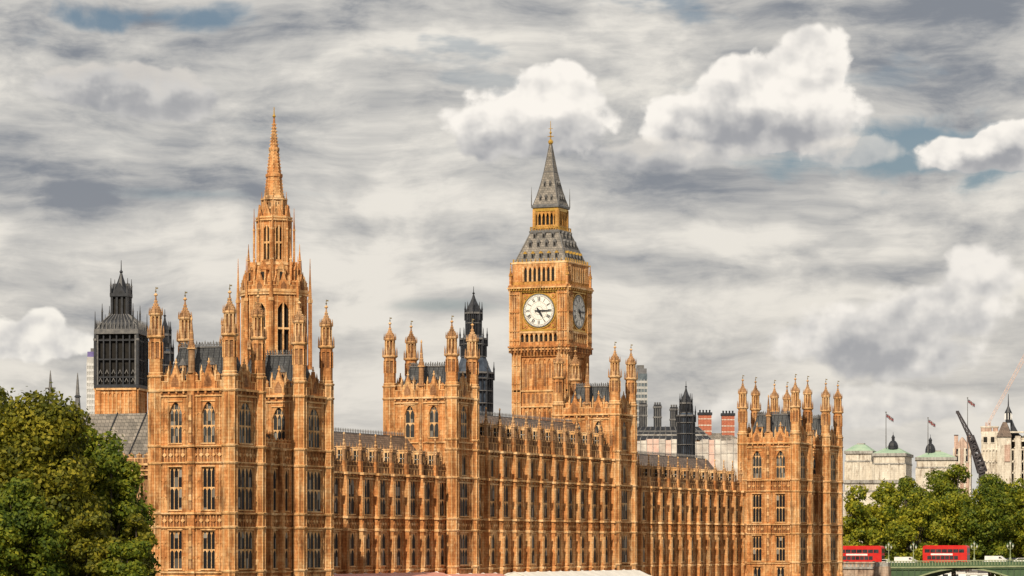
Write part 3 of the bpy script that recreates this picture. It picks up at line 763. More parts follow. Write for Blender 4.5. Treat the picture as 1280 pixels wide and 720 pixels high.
# ---- the two towers over the central range
def central_tower(y0, l):
    x1 = XC + 1.1; w = 11.6; x0 = x1 - w; y1 = y0 + l
    m = MB(STONE, STONE_TRIM, STONE_DARK)
    m.box(x0 + TK - 0.02, x1 - TK + 0.02, y0 + TK - 0.02, y1 - TK + 0.02, GZ, 38.6)
    for side, (ox, oy, a, wd) in enumerate(((x0, y0, 0, w), (x1, y0, E_, l), (x1, y1, pi, w), (x0, y1, -E_, l))):
        m.at(ox, oy, 0, a); A, B = 0.25, wd - 0.25
        if side == 1:
            c = wd / 2
            skin(m, A, B, GZ, 10.0, []); skin(m, A, B, 10.6, 16.3, [(c, 3.2, 10.9, 16.0, 0)], rib=0.55); band(m, A, B, 16.5, 18.2)
            skin(m, A, B, 18.4, 24.7, [(c, 3.2, 18.8, 24.5, 0)], rib=0.55); skin(m, A, B, 25.2, 30.6, [(c, 1.5, 25.5, 28.8, 0)], rib=0.55)
            for z in (10.1, 16.3, 18.2, 29.6): string(m, A, B, z + 0.05)
            cornice(m, A, B, 24.9); op = [(c, 2.6, 31.6, 36.8, 1.6)]
        else:
            skin(m, A, B, GZ, 30.6, [])
            op = [(wd * 0.33, 1.7, 31.6, 36.8, 1.4), (wd * 0.70, 1.7, 31.6, 36.8, 1.4)] if side == 0 else []
        skin(m, A, B, 30.6, 37.15, op, rib=0.62)
        string(m, A, B, 30.7); m.w(A, B, 37.15, 37.7, -TK, 0); cornice(m, A, B, 37.9)
        parapet(m, A, B, 38.2, 40.2, 1.15, [wd * 0.3, wd * 0.7] if side % 2 == 0 else [wd / 2])
        if side == 0:
            c = wd * 0.515; m.w(c - 0.4, c + 0.4, 28, 40.4, 0, 0.3)
            m.w(c - 0.2, c + 0.2, 31, 37, 0.3, 0.33, 2); m.w(c - 0.05, c + 0.05, 31, 37, 0.33, 0.42, 1)
    m.at(); m.box(x0 + 1, x1 - 1, y0 + 1, y1 - 1, 38.5, 38.7, 2)
    t = build(m, 'central_tower', PAL, (x0, y0, GZ)); t.data.transform(__import__('mathutils').Matrix.Translation((-x0, -y0, -GZ)))
    wput('cE', t, (x1, y0), E_, l / 2, 10.9); wput('cE2', t, (x1, y0), E_, l / 2, 18.8); wput('a1', t, (x1, y0), E_, l / 2, 25.5); wput('cE3', t, (x1, y0), E_, l / 2, 31.6)
    wput('c3', t, (x0, y0), 0, w * 0.33, 31.6); wput('c3', t, (x0, y0), 0, w * 0.70, 31.6)
    for (x, y) in ((x0 + 0.2, y0 + 0.2), (x1 - 0.3, y0 + 0.2), (x1 - 0.3, y1 - 0.2), (x0 + 0.2, y1 - 0.2)): put_mesh('turret', TUR_C, t, (x, y, GZ))
    put_mesh('pinnacle', PIN_L, t, (x0 + w * 0.515, y0 - 0.05, 39.9))
    put_mesh('roof', ROOF_P, t, ((x0 + x1) / 2, (y0 + y1) / 2, 38.7), 0, (0.97, 0.97, 0.92))
central_tower(472.9, 8.6); central_tower(545.6, 8.6)

# ---- the older body west of the river front, seen left of the near pavilion and over the ranges
m = MB(STONE_WORN, STONE_TRIM, STONE_DARK)
m.box(XC - 40, XC - 11.5, 384.2, 640, GZ, 24.0, 0)
m.at(XC - 22, 380.5, 0, 0)
m.w(0, 22, GZ, 24.6, -4, -TK)
skin(m, 0, 22, GZ, 16.3, [(c, 1.8, 10.9, 16.0, 0) for c in (3, 8.5, 14, 19)], rib=0.6)
skin(m, 0, 22, 16.5, 24.6, [(c, 1.8, 18.8, 23.5, 0) for c in (3, 8.5, 14, 19)], rib=0.6)
string(m, 0, 22, 16.4); cornice(m, 0, 22, 24.9); parapet(m, 0, 22, 25.2, 26.4, 1.2)
m.at()
ob = build(m, 'rear_body', PAL, (XC, 384, GZ)); ob.data.transform(__import__('mathutils').Matrix.Translation((-XC, -384, -GZ)))
for c in (3, 8.5, 14, 19): wput('n1', ob, (XC - 22, 380.5), 0, c, 10.9)
r = MB(SLATE_GREY, IRON); r.hip(0, 22, 0, 12, 0, 7.6, 0.3, 5.6)
for i in range(5): r.bar((1.5 + i * 4.6, 0.05, 0.1), (1.9 + i * 4.6, 5.6, 7.7), 0.13, 1, 4)
build(r, 'roof', ob, (XC - 22.2, 381.0, 24.7))

# ================================================================ the clock tower
TWx, TWy = at(688.3, 700)
TWR = root('clock_tower', (TWx, TWy, GZ), 'tall square clock tower with white dials and a pointed grey spire', 'tower')
def local(name, m, parent, x=0.0, y=0.0, z=0.0, rz=0.0, base=None):
    """mesh drawn in tower coordinates (absolute heights), origin moved to the tower's base"""
    px, py, pz = wloc(base or parent)
    o = build(m, name, parent, (px + x, py + y, 0.0 + z), rz); return o
m = MB(STONE, STONE_TRIM, STONE_DARK); hw = 6.2
m.box(-hw + .5, hw - .5, -hw + .5, hw - .5, GZ, 56)
for a in (0, E_, pi, -E_):
    c, s_ = cos(a), sin(a); m.at(hw * s_ - hw * c * 1.0, -hw * c - hw * s_, 0, a); wd = 2 * hw
    m.w(0.25, wd - 0.25, GZ, 55.6, -0.55, -0.25, 0)
    for k in range(8):                                                 # tall panelled strips
        x = 2.25 + (wd - 4.5) * k / 7; big = k in (0, 7)
        for za, zb_ in ((GZ, 15), (15.6, 29.5), (30.2, 44.2), (47.6, 54.6)):
            m.w(x - 0.16, x + 0.16, za, zb_, -0.25, 0.06, 0)
            if k < 7:
                st = (wd - 4.5) / 7
                m.arch(x + 0.16, x + st - 0.16, zb_ - 1.2, zb_ - 0.1, -0.25, 0.0, 0, top=zb_)
                m.w(x + st * 0.5 - 0.26, x + st * 0.5 + 0.26, zb_ - 4.3, zb_ - 1.1, -0.25, -0.23, 2)
                if k % 2 == 0: m.w(x + st * 0.5 - 0.3, x + st * 0.5 + 0.3, za + 1.0, za + 3.2, -0.25, -0.22, 2)
    for z0, z1 in ((15, 15.6), (29.5, 30.2), (44.2, 47.6)):
        m.w(2.1, wd - 2.1, z0, z1, -0.25, 0.08, 0); m.w(0.0, wd, z1 - 0.2, z1 + 0.2, -0.3, 0.3, 1); m.w(0.0, wd, z0 - 0.2, z0 + 0.1, -0.3, 0.22, 1)
    for k in range(8):
        x = 2.6 + (wd - 5.2) * k / 7; m.w(x - 0.28, x + 0.28, 44.9, 46.9, 0.08, 0.10, 2)
    for x in (0.95, wd - 0.95):                                         # corner buttresses
        m.w(x - 0.95, x + 0.95, GZ, 55.6, -0.3, 0.3, 0)
        for q in (-0.85, 0, 0.85): m.w(x + q - 0.09, x + q + 0.09, GZ, 55.4, 0.3, 0.42, 1)
        for k in range(12): m.w(x - 0.95, x + 0.95, 9 + k * 4, 9.25 + k * 4, 0.3, 0.44, 0)
m.at(); m.lathe([(hw * 1.414 + 0.1, 55.0), (6.85 * 1.414, 56.4)], 4, m=0)
local('shaft', m, TWR)
m = MB(STONE, STONE_TRIM, STONE_DARK, GILT_STONE, GOLD, DARK); hw = 6.75; wd = 2 * hw
m.box(-hw + .6, hw - .6, -hw + .6, hw - .6, 56.2, 75.2)
for a in (0, E_, pi, -E_):
    c, s_ = cos(a), sin(a); m.at(hw * s_ - hw * c, -hw * c - hw * s_, 0, a)
    for x0, x1 in ((0.0, 2.3), (wd - 2.3, wd)):
        if x0 == 0.0: x0 = 0.02
        else: x1 -= 0.02
        m.w(x0, x1, 56.3, 70.3, -0.6, 0.12, 0)
        for k in range(5): x = x0 + (x1 - x0) * k / 4; m.w(x - 0.08, x + 0.08, 57.5, 70, 0.12, 0.24, 1)
        for z in (58.5, 60.6, 64.7, 68.6): m.w(x0, x1, z - 0.14, z + 0.14, 0.12, 0.32, 0)
        for z in (59.0, 61.3, 65.4): m.w(x0 + 0.75, x1 - 0.75, z, z + 2.4, 0.12, 0.14, 2)
    m.w(2.3, wd - 2.3, 56.3, 58.2, -0.6, 0.0, 0)
    for k in range(9):                                                  # arcade under the dial
        x = 2.3 + (wd - 4.6) * k / 8; m.w(x - 0.17, x + 0.17, 58.2, 60.1, -0.6, 0.05, 1)
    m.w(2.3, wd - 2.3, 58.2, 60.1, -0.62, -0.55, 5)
    for k in range(8):
        x = 2.3 + (wd - 4.6) * k / 8; st = (wd - 4.6) / 8; m.arch(x + 0.17, x + st - 0.17, 59.4, 60.0, -0.6, 0.0, 0, top=60.1, n=3)
    m.w(2.3, wd - 2.3, 60.1, 60.55, -0.6, 0.14, 1)
    m.w(2.3, wd - 2.3, 60.55, 69.3, -0.6, -0.35, 3)                     # gilded field behind the dial
    for x in (2.3, wd - 2.75): m.w(x, x + 0.45, 60.55, 69.3, -0.35, 0.05, 3)
    m.w(2.75, wd - 2.75, 60.6, 60.95, -0.35, 0.03, 4); m.w(2.75, wd - 2.75, 68.95, 69.3, -0.35, 0.03, 4)
    for qx, qz in ((-1, -1), (1, -1), (-1, 1), (1, 1)):                 # carved corner roundels
        for rr, dd_ in ((0.62, -0.2), (0.3, -0.1)):
            m.poly([(hw + qx * 3.25 + rr * cos(t * pi / 4), 64.95 + qz * 3.25 + rr * sin(t * pi / 4)) for t in range(8)], -0.35, dd_, 4 if rr < 0.5 else 0)
    for z, p, mm in ((56.4, 0.35, 1), (57.0, 0.6, 0), (69.3, 0.3, 3), (69.8, 0.75, 1), (70.2, 0.5, 0)):
        m.w(0, wd, z, z + 0.36, -0.3, p, mm)
    for k in range(17): x = 0.5 + (wd - 1) * k / 16; m.w(x - 0.18, x + 0.18, 55.9, 56.95, -0.2, 0.48, 0 if k % 2 else 2)
    for k in range(21): x = 0.5 + (wd - 1) * k / 20; m.w(x - 0.14, x + 0.14, 69.35, 69.8, 0.2, 0.62, 4 if k % 2 else 3)
    m.w(0.45, wd - 0.45, 70.5, 71.3, -0.6, -0.3, 3)
    m.w(0.45, 3.0, 71.3, 75.2, -0.6, -0.3, 0); m.w(wd - 3.0, wd - 0.45, 71.3, 75.2, -0.6, -0.3, 0)   # belfry openings
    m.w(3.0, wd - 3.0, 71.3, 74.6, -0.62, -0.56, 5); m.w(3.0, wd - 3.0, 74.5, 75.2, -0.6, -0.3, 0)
    for k in range(8):
        x = 3.0 + (wd - 6.0) * k / 7; m.w(x - 0.2, x + 0.2, 71.3, 74.6, -0.6, -0.22, 1)
        if k < 7: st = (wd - 6.0) / 7; m.arch(x + 0.2, x + st - 0.2, 73.6, 74.4, -0.6, -0.32, 0, top=74.55, n=4)
    for k in range(3):
        x = 0.8 + k * 0.75; m.w(x, x + 0.1, 71.4, 75, -0.3, -0.2, 1); m.w(wd - x - 0.1, wd - x, 71.4, 75, -0.3, -0.2, 1)
m.at(); local('clock_stage', m, TWR)
ORN = pinnacle_mesh(5.2, 0.34, (STONE, GOLD))
for sx in (-1, 1):
    for sy in (-1, 1):
        put_mesh('pinnacle', ORN, TWR, (TWx + sx * 6.65, TWy + sy * 6.65, 70.4))
# dials
def dial():
    m = MB(plain('opal_glass', (0.74, 0.72, 0.66), (0.82, 0.80, 0.75), 1.5, 0.5), plain('dial_black', (0.01, 0.011, 0.016), (0.02, 0.022, 0.03), 1, 0.5), GOLD)
    R = 3.55
    def disc(r, d0, d1, mm, n=48): m.poly([(r * cos(2 * pi * i / n), r * sin(2 * pi * i / n)) for i in range(n)], d0, d1, mm)
    disc(R + 0.42, -0.36, -0.12, 2); disc(R + 0.16, -0.12, -0.08, 1); disc(R, -0.08, -0.04, 0)
    def ring(r, w, d=-0.03, mm=1, n=48):
        for i in range(n):
            a, b = 2 * pi * i / n, 2 * pi * (i + 1) / n
            m.poly([(r * cos(a), r * sin(a)), ((r + w) * cos(a), (r + w) * sin(a)), ((r + w) * cos(b), (r + w) * sin(b)), (r * cos(b), r * sin(b))], -0.04, d, mm)
    ring(R - 0.45, 0.07); ring(R - 0.12, 0.08); ring(R * 0.545, 0.06); ring(R * 0.24, 0.07)
    for i in range(60):
        a = 2 * pi * i / 60; c, s_ = cos(a), sin(a); w = 0.03
        m.poly([((R - .42) * c + w * s_, (R - .42) * s_ - w * c), ((R - .08) * c + w * s_, (R - .08) * s_ - w * c), ((R - .08) * c - w * s_, (R - .08) * s_ + w * c), ((R - .42) * c - w * s_, (R - .42) * s_ + w * c)], -0.04, -0.015, 1)
    def stroke(a, cx, r0, cx2, r1, w=0.065):
        """line from (cx, r0) to (cx2, r1) in the numeral's own frame, turned to hour angle a"""
        ca, sa = cos(a), sin(a)
        dx_, dr = cx2 - cx, r1 - r0; L = sqrt(dx_ * dx_ + dr * dr); nx, nr = dr / L * w, -dx_ / L * w
        pts = [(cx + nx, r0 + nr), (cx2 + nx, r1 + nr), (cx2 - nx, r1 - nr), (cx - nx, r0 - nr)]
        m.poly([(x * ca + r * sa, -x * sa + r * ca) for x, r in pts], -0.04, -0.028, 1)
    num = ['XII', 'I', 'II', 'III', 'IIII', 'V', 'VI', 'VII', 'VIII', 'IX', 'X', 'XI']
    r0, r1 = R * 0.60, R * 0.84
    for h in range(12):
        a = 2 * pi * h / 12; t = num[h]; wdt = {'I': 0.17, 'V': 0.36, 'X': 0.38}; tot = sum(wdt[c] for c in t); x = -tot / 2
        for ch in t:
            w_ = wdt[ch]; cx = x + w_ / 2
            if ch == 'I': stroke(a, cx, r0, cx, r1)
            if ch == 'V': stroke(a, cx - 0.13, r1, cx, r0); stroke(a, cx + 0.13, r1, cx, r0, 0.04)
            if ch == 'X': stroke(a, cx - 0.14, r1, cx + 0.14, r0); stroke(a, cx + 0.14, r1, cx - 0.14, r0, 0.04)
            x += w_
    for i in range(24):                                                # tracery of the inner dial
        a = 2 * pi * i / 24; stroke(a, 0, R * 0.28, 0, R * 0.54, 0.012)
    return m.mesh('dial')
def hand(L, w, tail):
    m = MB(MATS['dial_black']); m.poly([(-w * 0.5, -tail), (w * 0.5, -tail), (w * 0.75, L * 0.35), (w * 0.45, L * 0.72), (0, L), (-w * 0.45, L * 0.72), (-w * 0.75, L * 0.35)], 0.0, 0.09)
    m.poly([(0.3 * cos(t * pi / 5), 0.3 * sin(t * pi / 5)) for t in range(10)], 0.0, 0.12); return m
DIAL = dial(); HH = hand(2.0, 0.30, 0.7).mesh('hour_hand'); MH = hand(3.2, 0.18, 0.9).mesh('minute_hand')
for a in (0, E_, pi, -E_):
    x, y = TWx + 6.75 * sin(a), TWy - 6.75 * cos(a)
    d = put_mesh('dial', DIAL, TWR, (x, y, 64.95), a)
    for nm, me, ang, off in (('hour_hand', HH, 147, 0.05), ('minute_hand', MH, 90, 0.18)):
        h = bpy.data.objects.new(nm, me); COL.objects.link(h); h.parent = d; h.location = (0, -off, 0); h.rotation_euler = (0, radians(ang), 0)
# lower roof, lantern, spire
m = MB(SLATE_GREY, IRON_GREY, DARK, GOLD, STONE_TRIM)
q = 1.4142
m.lathe([(6.55 * q, 75.2), (6.55 * q, 75.5), (6.15 * q, 75.7)], 4, m=4)
m.lathe([(6.0 * q, 75.6), (4.75 * q, 78.6), (3.75 * q, 81.4), (3.35 * q, 82.3)], 4)
for a in (0, E_, pi, -E_):
    m.at(0, 0, 0, a)
    for j, (z, n) in enumerate(((76.4, 5), (79.0, 4), (80.9, 3))):      # rows of lucarnes
        f = (z - 75.6) / 6.7; half = 6.0 + (3.35 - 6.0) * f + 0.05
        for k in range(n):
            x = (k - (n - 1) / 2) * (half * 1.62 / n)
            m.box(x - 0.36, x + 0.36, -half - 0.05, -half + 1.3, z, z + 1.05, 1); m.box(x - 0.22, x + 0.22, -half - 0.09, -half, z + 0.15, z + 0.9, 2)
            m.extr([(x - 0.45, z + 1.05), (x + 0.45, z + 1.05), (x, z + 1.6)], -half - 0.1, -half + 1.4, 3 if j == 0 else 1)
    for k in range(13):
        x = -6.1 + 12.2 * k / 12; m.box(x - 0.07, x + 0.07, -6.4, -6.25, 75.5, 76.3, 3)
m.at()
for sx in (-1, 1):
    for sy in (-1, 1): m.bar((sx * 6.0, sy * 6.0, 75.6), (sx * 3.35, sy * 3.35, 82.3), 0.16, 1)
local('lower_roof', m, TWR)
m = MB(GILT_STONE, STONE_TRIM, DARK, GOLD, IRON_GREY)
m.lathe([(3.6 * q, 82.2), (3.6 * q, 82.6), (3.1 * q, 82.9)], 4, m=4)
m.lathe([(2.2 * q, 82.8), (2.2 * q, 87.6)], 4, m=2)
for a in (0, E_, pi, -E_):
    m.at(0, 0, 0, a)
    for k in range(7):
        x = -2.8 + 5.6 * k / 6; w = 0.28 if k in (0, 6) else 0.13
        m.box(x - w, x + w, -2.9, -2.6 if 0 < k < 6 else -2.3, 82.7, 87.3, 0)
        if k < 6: m.at(0, 0, 0, a); m.arch(x + 0.13, x + 5.6 / 6 - 0.13, 85.6, 86.5, 2.6, 2.84, 0, top=87.2, n=4)
    m.box(-2.9, 2.9, -2.92, -2.55, 82.8, 83.9, 0); m.box(-2.95, 2.95, -2.98, -2.5, 86.9, 87.6, 3)
    for k in range(12): x = -3.3 + 6.6 * k / 11; m.box(x - 0.05, x + 0.05, -3.5, -3.4, 82.6, 83.5, 3)
    m.box(-3.4, 3.4, -3.5, -3.42, 83.4, 83.5, 3)
m.at(); local('lantern', m, TWR)
m = MB(SLATE_GREY, IRON_GREY, DARK, GOLD)
m.lathe([(2.9 * q, 87.5), (3.25 * q, 87.7), (3.25 * q, 88.1), (2.95 * q, 88.4)], 4, m=1)
prof = [(2.95, 88.3), (2.45, 89.9), (2.0, 91.6), (1.55, 93.6), (1.15, 95.6), (0.75, 98.2), (0.42, 100.4), (0.2, 101.8)]
m.lathe([(r * q, z) for r, z in prof], 4)
for sx in (-1, 1):
    for sy in (-1, 1):
        for (ra, za), (rb, zb_) in zip(prof, prof[1:]): m.bar((sx * ra, sy * ra, za), (sx * rb, sy * rb, zb_), 0.1, 1)
        m.lathe([(0.14, 88.1), (0.1, 90.0), (0.02, 92.3)], 4, sx * 3.2, sy * 3.2, 1)
for a in (0, E_, pi, -E_):
    m.at(0, 0, 0, a)
    for z, n, half in ((89.3, 3, 2.68), (92.4, 2, 1.85)):
        for k in range(n):
            x = (k - (n - 1) / 2) * 1.3; m.box(x - 0.25, x + 0.25, -half - 0.08, -half + 0.6, z, z + 0.8, 1); m.box(x - 0.15, x + 0.15, -half - 0.12, -half, z + 0.1, z + 0.65, 2)
            m.extr([(x - 0.32, z + 0.8), (x + 0.32, z + 0.8), (x, z + 1.3)], -half - 0.14, -half + 0.5, 1)
    for z in (95.6, 98.2, 100.4): m.box(-0.9 * (102.6 - z) / 6, 0.9 * (102.6 - z) / 6, -(102.6 - z) * 0.168, 0, z, z + 0.2, 1)
m.at(); local('spire', m, TWR)
m = MB(GOLD, IRON_GREY)
m.lathe([(0.2, 101.6), (0.55, 102.1), (0.55, 102.5), (0.15, 102.9), (0.12, 104.0), (0.3, 104.3), (0.1, 104.6), (0.05, 106.9)], 8)
m.bar((-0.75, 0, 103.5), (0.75, 0, 103.5), 0.07); m.bar((0, -0.75, 103.5), (0, 0.75, 103.5), 0.07)
m.bar((-0.5, 0, 105.2), (0.5, 0, 105.2), 0.06)
local('finial', m, TWR)

# ================================================================ the octagonal spire over the middle of the palace
CX, CY = at(342.6, 600)
CTR = root('octagonal_spire_tower', (CX, CY, 24.0), 'slender octagonal stone tower tapering to the tallest pointed spire behind the near pavilion', 'tower')
def octa_stage(m, r, z0, z1, lights=2, wz0=None, wz1=None, rib=True, core=0.84):
    """octagonal stage whose eight faces each hold a tall pointed opening of so many lights"""
    ap = r * cos(pi / 8); side = 2 * r * sin(pi / 8)
    m.at(); m.lathe([(r * core, z0), (r * core, z1)], 8, m=5)
    for k in range(8):
        a = k * pi / 4; m.at(ap * sin(a), -ap * cos(a), 0, a)
        h = side / 2; ow = h * 0.47
        m.w(-h, -ow, z0, z1, -0.45, 0, 0); m.w(ow, h, z0, z1, -0.45, 0, 0)
        m.w(-ow, ow, z0, wz0, -0.45, 0, 0); m.w(-ow, ow, wz1, z1, -0.45, 0, 0)
        m.arch(-ow, ow, wz1 - ow * 1.2, wz1 - 0.05, -0.42, -0.02, 0, top=wz1)
        for i in range(1, lights): x = -ow + 2 * ow * i / lights; m.w(x - 0.13, x + 0.13, wz0, wz1, -0.4, 0.02, 1)
        zm = (wz0 + wz1) / 2; m.w(-ow, ow, zm - 0.18, zm + 0.18, -0.4, -0.05, 1)
        for x in (-h * 0.9, -ow - 0.1, ow + 0.1, h * 0.9): m.w(x - 0.07, x + 0.07, z0, z1, 0, 0.12, 1)
        m.w(-h, h, z1 - 0.3, z1, -0.3, 0.3, 1); m.w(-h, h, z0, z0 + 0.3, -0.3, 0.25, 1)
    m.at()
def ring_of(m, r, z0, z1, w=0.3, n=8, off=0.0, pts=True, mm=0):
    for k in range(n):
        a = pi / 8 + k * 2 * pi / n + off; x, y = r * cos(a), r * sin(a)
        m.lathe([(w * 1.1, z0), (w, z0 + (z1 - z0) * 0.6)], 4, x, y, mm, rot=a)
        m.lathe([(w * 1.35, z0 + (z1 - z0) * 0.6), (w * 1.35, z0 + (z1 - z0) * 0.63)], 4, x, y, 1, rot=a)
        m.lathe([(w * 0.95, z0 + (z1 - z0) * 0.63), (w * 0.45, z0 + (z1 - z0) * 0.82), (0.04, z1)], 4, x, y, mm, rot=a)
CSM = (STONE, STONE_TRIM, STONE_DARK, STONE_WORN, GOLD, DARK)
m = MB(*CSM)
m.lathe([(6.5, 24), (6.5, 47.5)], 8); octa_stage(m, 6.15, 47.5, 61.0, 2, 49.6, 59.2)
m.lathe([(6.2, 60.9), (6.5, 61.2), (6.5, 61.7), (6.0, 61.9)], 8, m=1)
for k in range(8):
    a = k * pi / 4; ap = 6.3 * cos(pi / 8); m.at(ap * sin(a), -ap * cos(a), 0, a)
    parapet(m, -2.4, 2.4, 61.5, 63.2, 0.9, [0.0])
m.at(); ring_of(m, 6.75, 47.0, 67.8, 0.36)
local('great_octagon', m, CTR, base=CTR)
m = MB(*CSM)
m.lathe([(5.8, 61.2), (4.7, 63.2), (4.2, 64.6), (3.8, 66.6)], 8)
for k in range(8):
    a = k * pi / 4; m.at(0, 0, 0, a)
    m.box(-0.75, 0.75, -4.75, -3.5, 62.8, 65.4, 0); m.box(-0.4, 0.4, -4.79, -4.7, 63.2, 65.0, 5); m.extr([(-0.95, 65.4), (0.95, 65.4), (0, 67.0)], -4.85, -3.4, 0)
m.at(); m.lathe([(3.8, 66.2), (4.05, 66.4), (4.05, 66.9), (3.4, 67.0)], 8, m=1)
ring_of(m, 4.8, 62.5, 70.5, 0.26); local('sloping_stage', m, CTR, base=CTR)
m = MB(*CSM); octa_stage(m, 3.25, 66.6, 75.0, 2, 67.4, 73.8)
m.lathe([(3.2, 75.0), (3.5, 75.2), (3.5, 75.5), (2.7, 75.7)], 8, m=1)
ring_of(m, 3.75, 66.6, 77.2, 0.2)
for k in range(8):
    a = k * pi / 4; ap = 3.2 * cos(pi / 8); m.at(ap * sin(a), -ap * cos(a), 0, a)
    m.poly([(-1.0, 75.2), (1.0, 75.2), (0.35, 76.7), (0, 77.8), (-0.35, 76.7)], -0.3, 0.05)
m.at(); local('lantern', m, CTR, base=CTR)
m = MB(*CSM)
octa_stage(m, 2.25, 75.6, 79.0, 2, 76.0, 78.4); ring_of(m, 2.3, 75.6, 80.3, 0.15)
m.lathe([(1.9, 79.0), (2.0, 79.1), (2.0, 79.5), (1.6, 79.6)], 8, m=1)
local('crown', m, CTR, base=CTR)
m = MB(*CSM)
pr = [(1.8, 79.3), (1.42, 83.0), (1.62, 83.1), (1.62, 83.6), (1.32, 83.7), (0.86, 88.0), (1.02, 88.1), (1.02, 88.5), (0.76, 88.6), (0.26, 93.0), (0.14, 94.3)]
m.lathe(pr, 8)
for k in range(8):
    t = pi / 8 + k * pi / 4
    for j in range(22):
        z = 79.8 + j * 0.62; r_ = 1.8 - (z - 79.3) * 0.106 + 0.02
        m.lathe([(0.03, z), (0.13, z + 0.12), (0.02, z + 0.25)], 4, r_ * cos(t), r_ * sin(t), 1)
m.lathe([(0.1, 94.1), (0.34, 94.5), (0.12, 94.9), (0.07, 96.2)], 8, m=4)
local('spire', m, CTR, base=CTR)

# ================================================================ iron ventilation towers
VX, VY = at(151.5, 470)
VR = root('ventilation_tower', (VX, VY, GZ), 'square black iron ventilation tower on a golden stone base, left of the near pavilion', 'tower')
VR.rotation_euler = (0, 0, radians(17))
def vput(name, m, parent=VR):
    o = bpy.data.objects.new(name, m.mesh(name)); COL.objects.link(o); o.parent = parent; o.location = (0, 0, -GZ); return o
m = MB(STONE, STONE_TRIM, STONE_DARK); h = 3.0
m.box(-h, h, -h, h, GZ, 37.0)
for a in (0, E_, pi, -E_):
    m.at(h * sin(a) - h * cos(a), -h * cos(a) - h * sin(a), 0, a)
    for x in (0.35, 5.65): m.w(x - 0.33, x + 0.33, GZ, 37.0, 0, 0.25, 0)
    for k in range(1, 8): x = 0.6 + 4.8 * k / 8; m.w(x - 0.07, x + 0.07, 32.8, 36.6, 0, 0.12, 1)
    for k in range(8): x = 0.6 + 4.8 * k / 8; m.arch(x + 0.07, x + 0.53, 35.8, 36.3, 0, 0.1, 0, top=36.6, n=3)
    m.w(0, 6, 32.3, 32.7, 0, 0.2, 1); m.w(0, 6, 36.7, 37.0, 0, 0.4, 1)
m.at(); vput('stone_base', m)
m = MB(IRON, IRON_GREY, DARK)
m.box(-3.3, 3.3, -3.3, 3.3, 37.0, 37.5, 0); m.box(-2.5, 2.5, -2.5, 2.5, 37.5, 45.2, 2)
for a in (0, E_, pi, -E_):
    m.at(0, 0, 0, a)
    for k in range(7):
        x = -2.9 + 5.8 * k / 6; w = 0.2 if k in (0, 6) else 0.1
        m.box(x - w, x + w, -3.0, -2.7, 37.5, 45.2, 1 if k in (0, 6) else 0)
    for z in (38.6, 41.2, 44.0): m.box(-2.9, 2.9, -2.95, -2.75, z - 0.1, z + 0.1, 0)
    m.box(-3.25, 3.25, -3.3, -2.6, 44.9, 45.6, 1)
    for k in range(12): x = -3.1 + 6.2 * k / 11; m.lathe([(0.09, 45.5), (0.08, 46.4), (0.02, 47.0)], 4, x, -3.1, 1)
    for z in (37.8, 39.0): 
        for k in range(6): x = -2.9 + 5.8 * (k + 0.5) / 6; m.poly([(x - 0.3, z + 0.1), (x, z + 0.75), (x + 0.3, z + 0.1), (x + 0.2, z + 0.1), (x, z + 0.55), (x - 0.2, z + 0.1)], 2.76, 2.9, 1)
m.at(); ring_of(m, 3.15 * q, 37.5, 48.2, 0.24, 4, pi / 8); vput('iron_cage', m)
m = MB(IRON, IRON_GREY)
m.hip(-3.1, 3.1, -3.1, 3.1, 45.4, 46.6, 0.7, 0.7); m.hip(-2.4, 2.4, -2.4, 2.4, 46.6, 47.9, 1.1, 1.1)
for k in range(9):
    for a in (0, E_, pi, -E_): m.at(0, 0, 0, a); x = -3.0 + 6.0 * k / 8; m.bar((x, -3.1, 45.45), (x * 0.78, -2.42, 46.65), 0.08, 1, 4); m.bar((x * 0.78, -2.42, 46.65), (x * 0.43, -1.32, 47.9), 0.07, 1, 4)
m.at(); ring_of(m, 2.3 * q, 46.4, 49.4, 0.14, 4, pi / 8); vput('roof', m)
m = MB(IRON, IRON_GREY, DARK)
m.box(-0.95, 0.95, -0.95, 0.95, 47.8, 50.9, 2)
for a in (0, E_, pi, -E_):
    m.at(0, 0, 0, a)
    for k in range(4): x = -1.15 + 2.3 * k / 3; m.box(x - 0.16, x + 0.16, -1.25, -0.95, 47.8, 50.9, 0)
    m.box(-1.35, 1.35, -1.4, -0.9, 50.5, 51.0, 0)
    m.extr([(-0.9, 51.0), (0.9, 51.0), (0, 52.5)], -1.3, -0.2, 0)
m.at(); ring_of(m, 1.25 * q, 50.4, 53.2, 0.15, 4, pi / 8)
m.lathe([(1.45, 50.9), (0.95, 51.8), (0.62, 52.6), (0.36, 53.3), (0.16, 54.0), (0.28, 54.2), (0.08, 54.5), (0.04, 55.9)], 8, m=0)
vput('cupola', m)

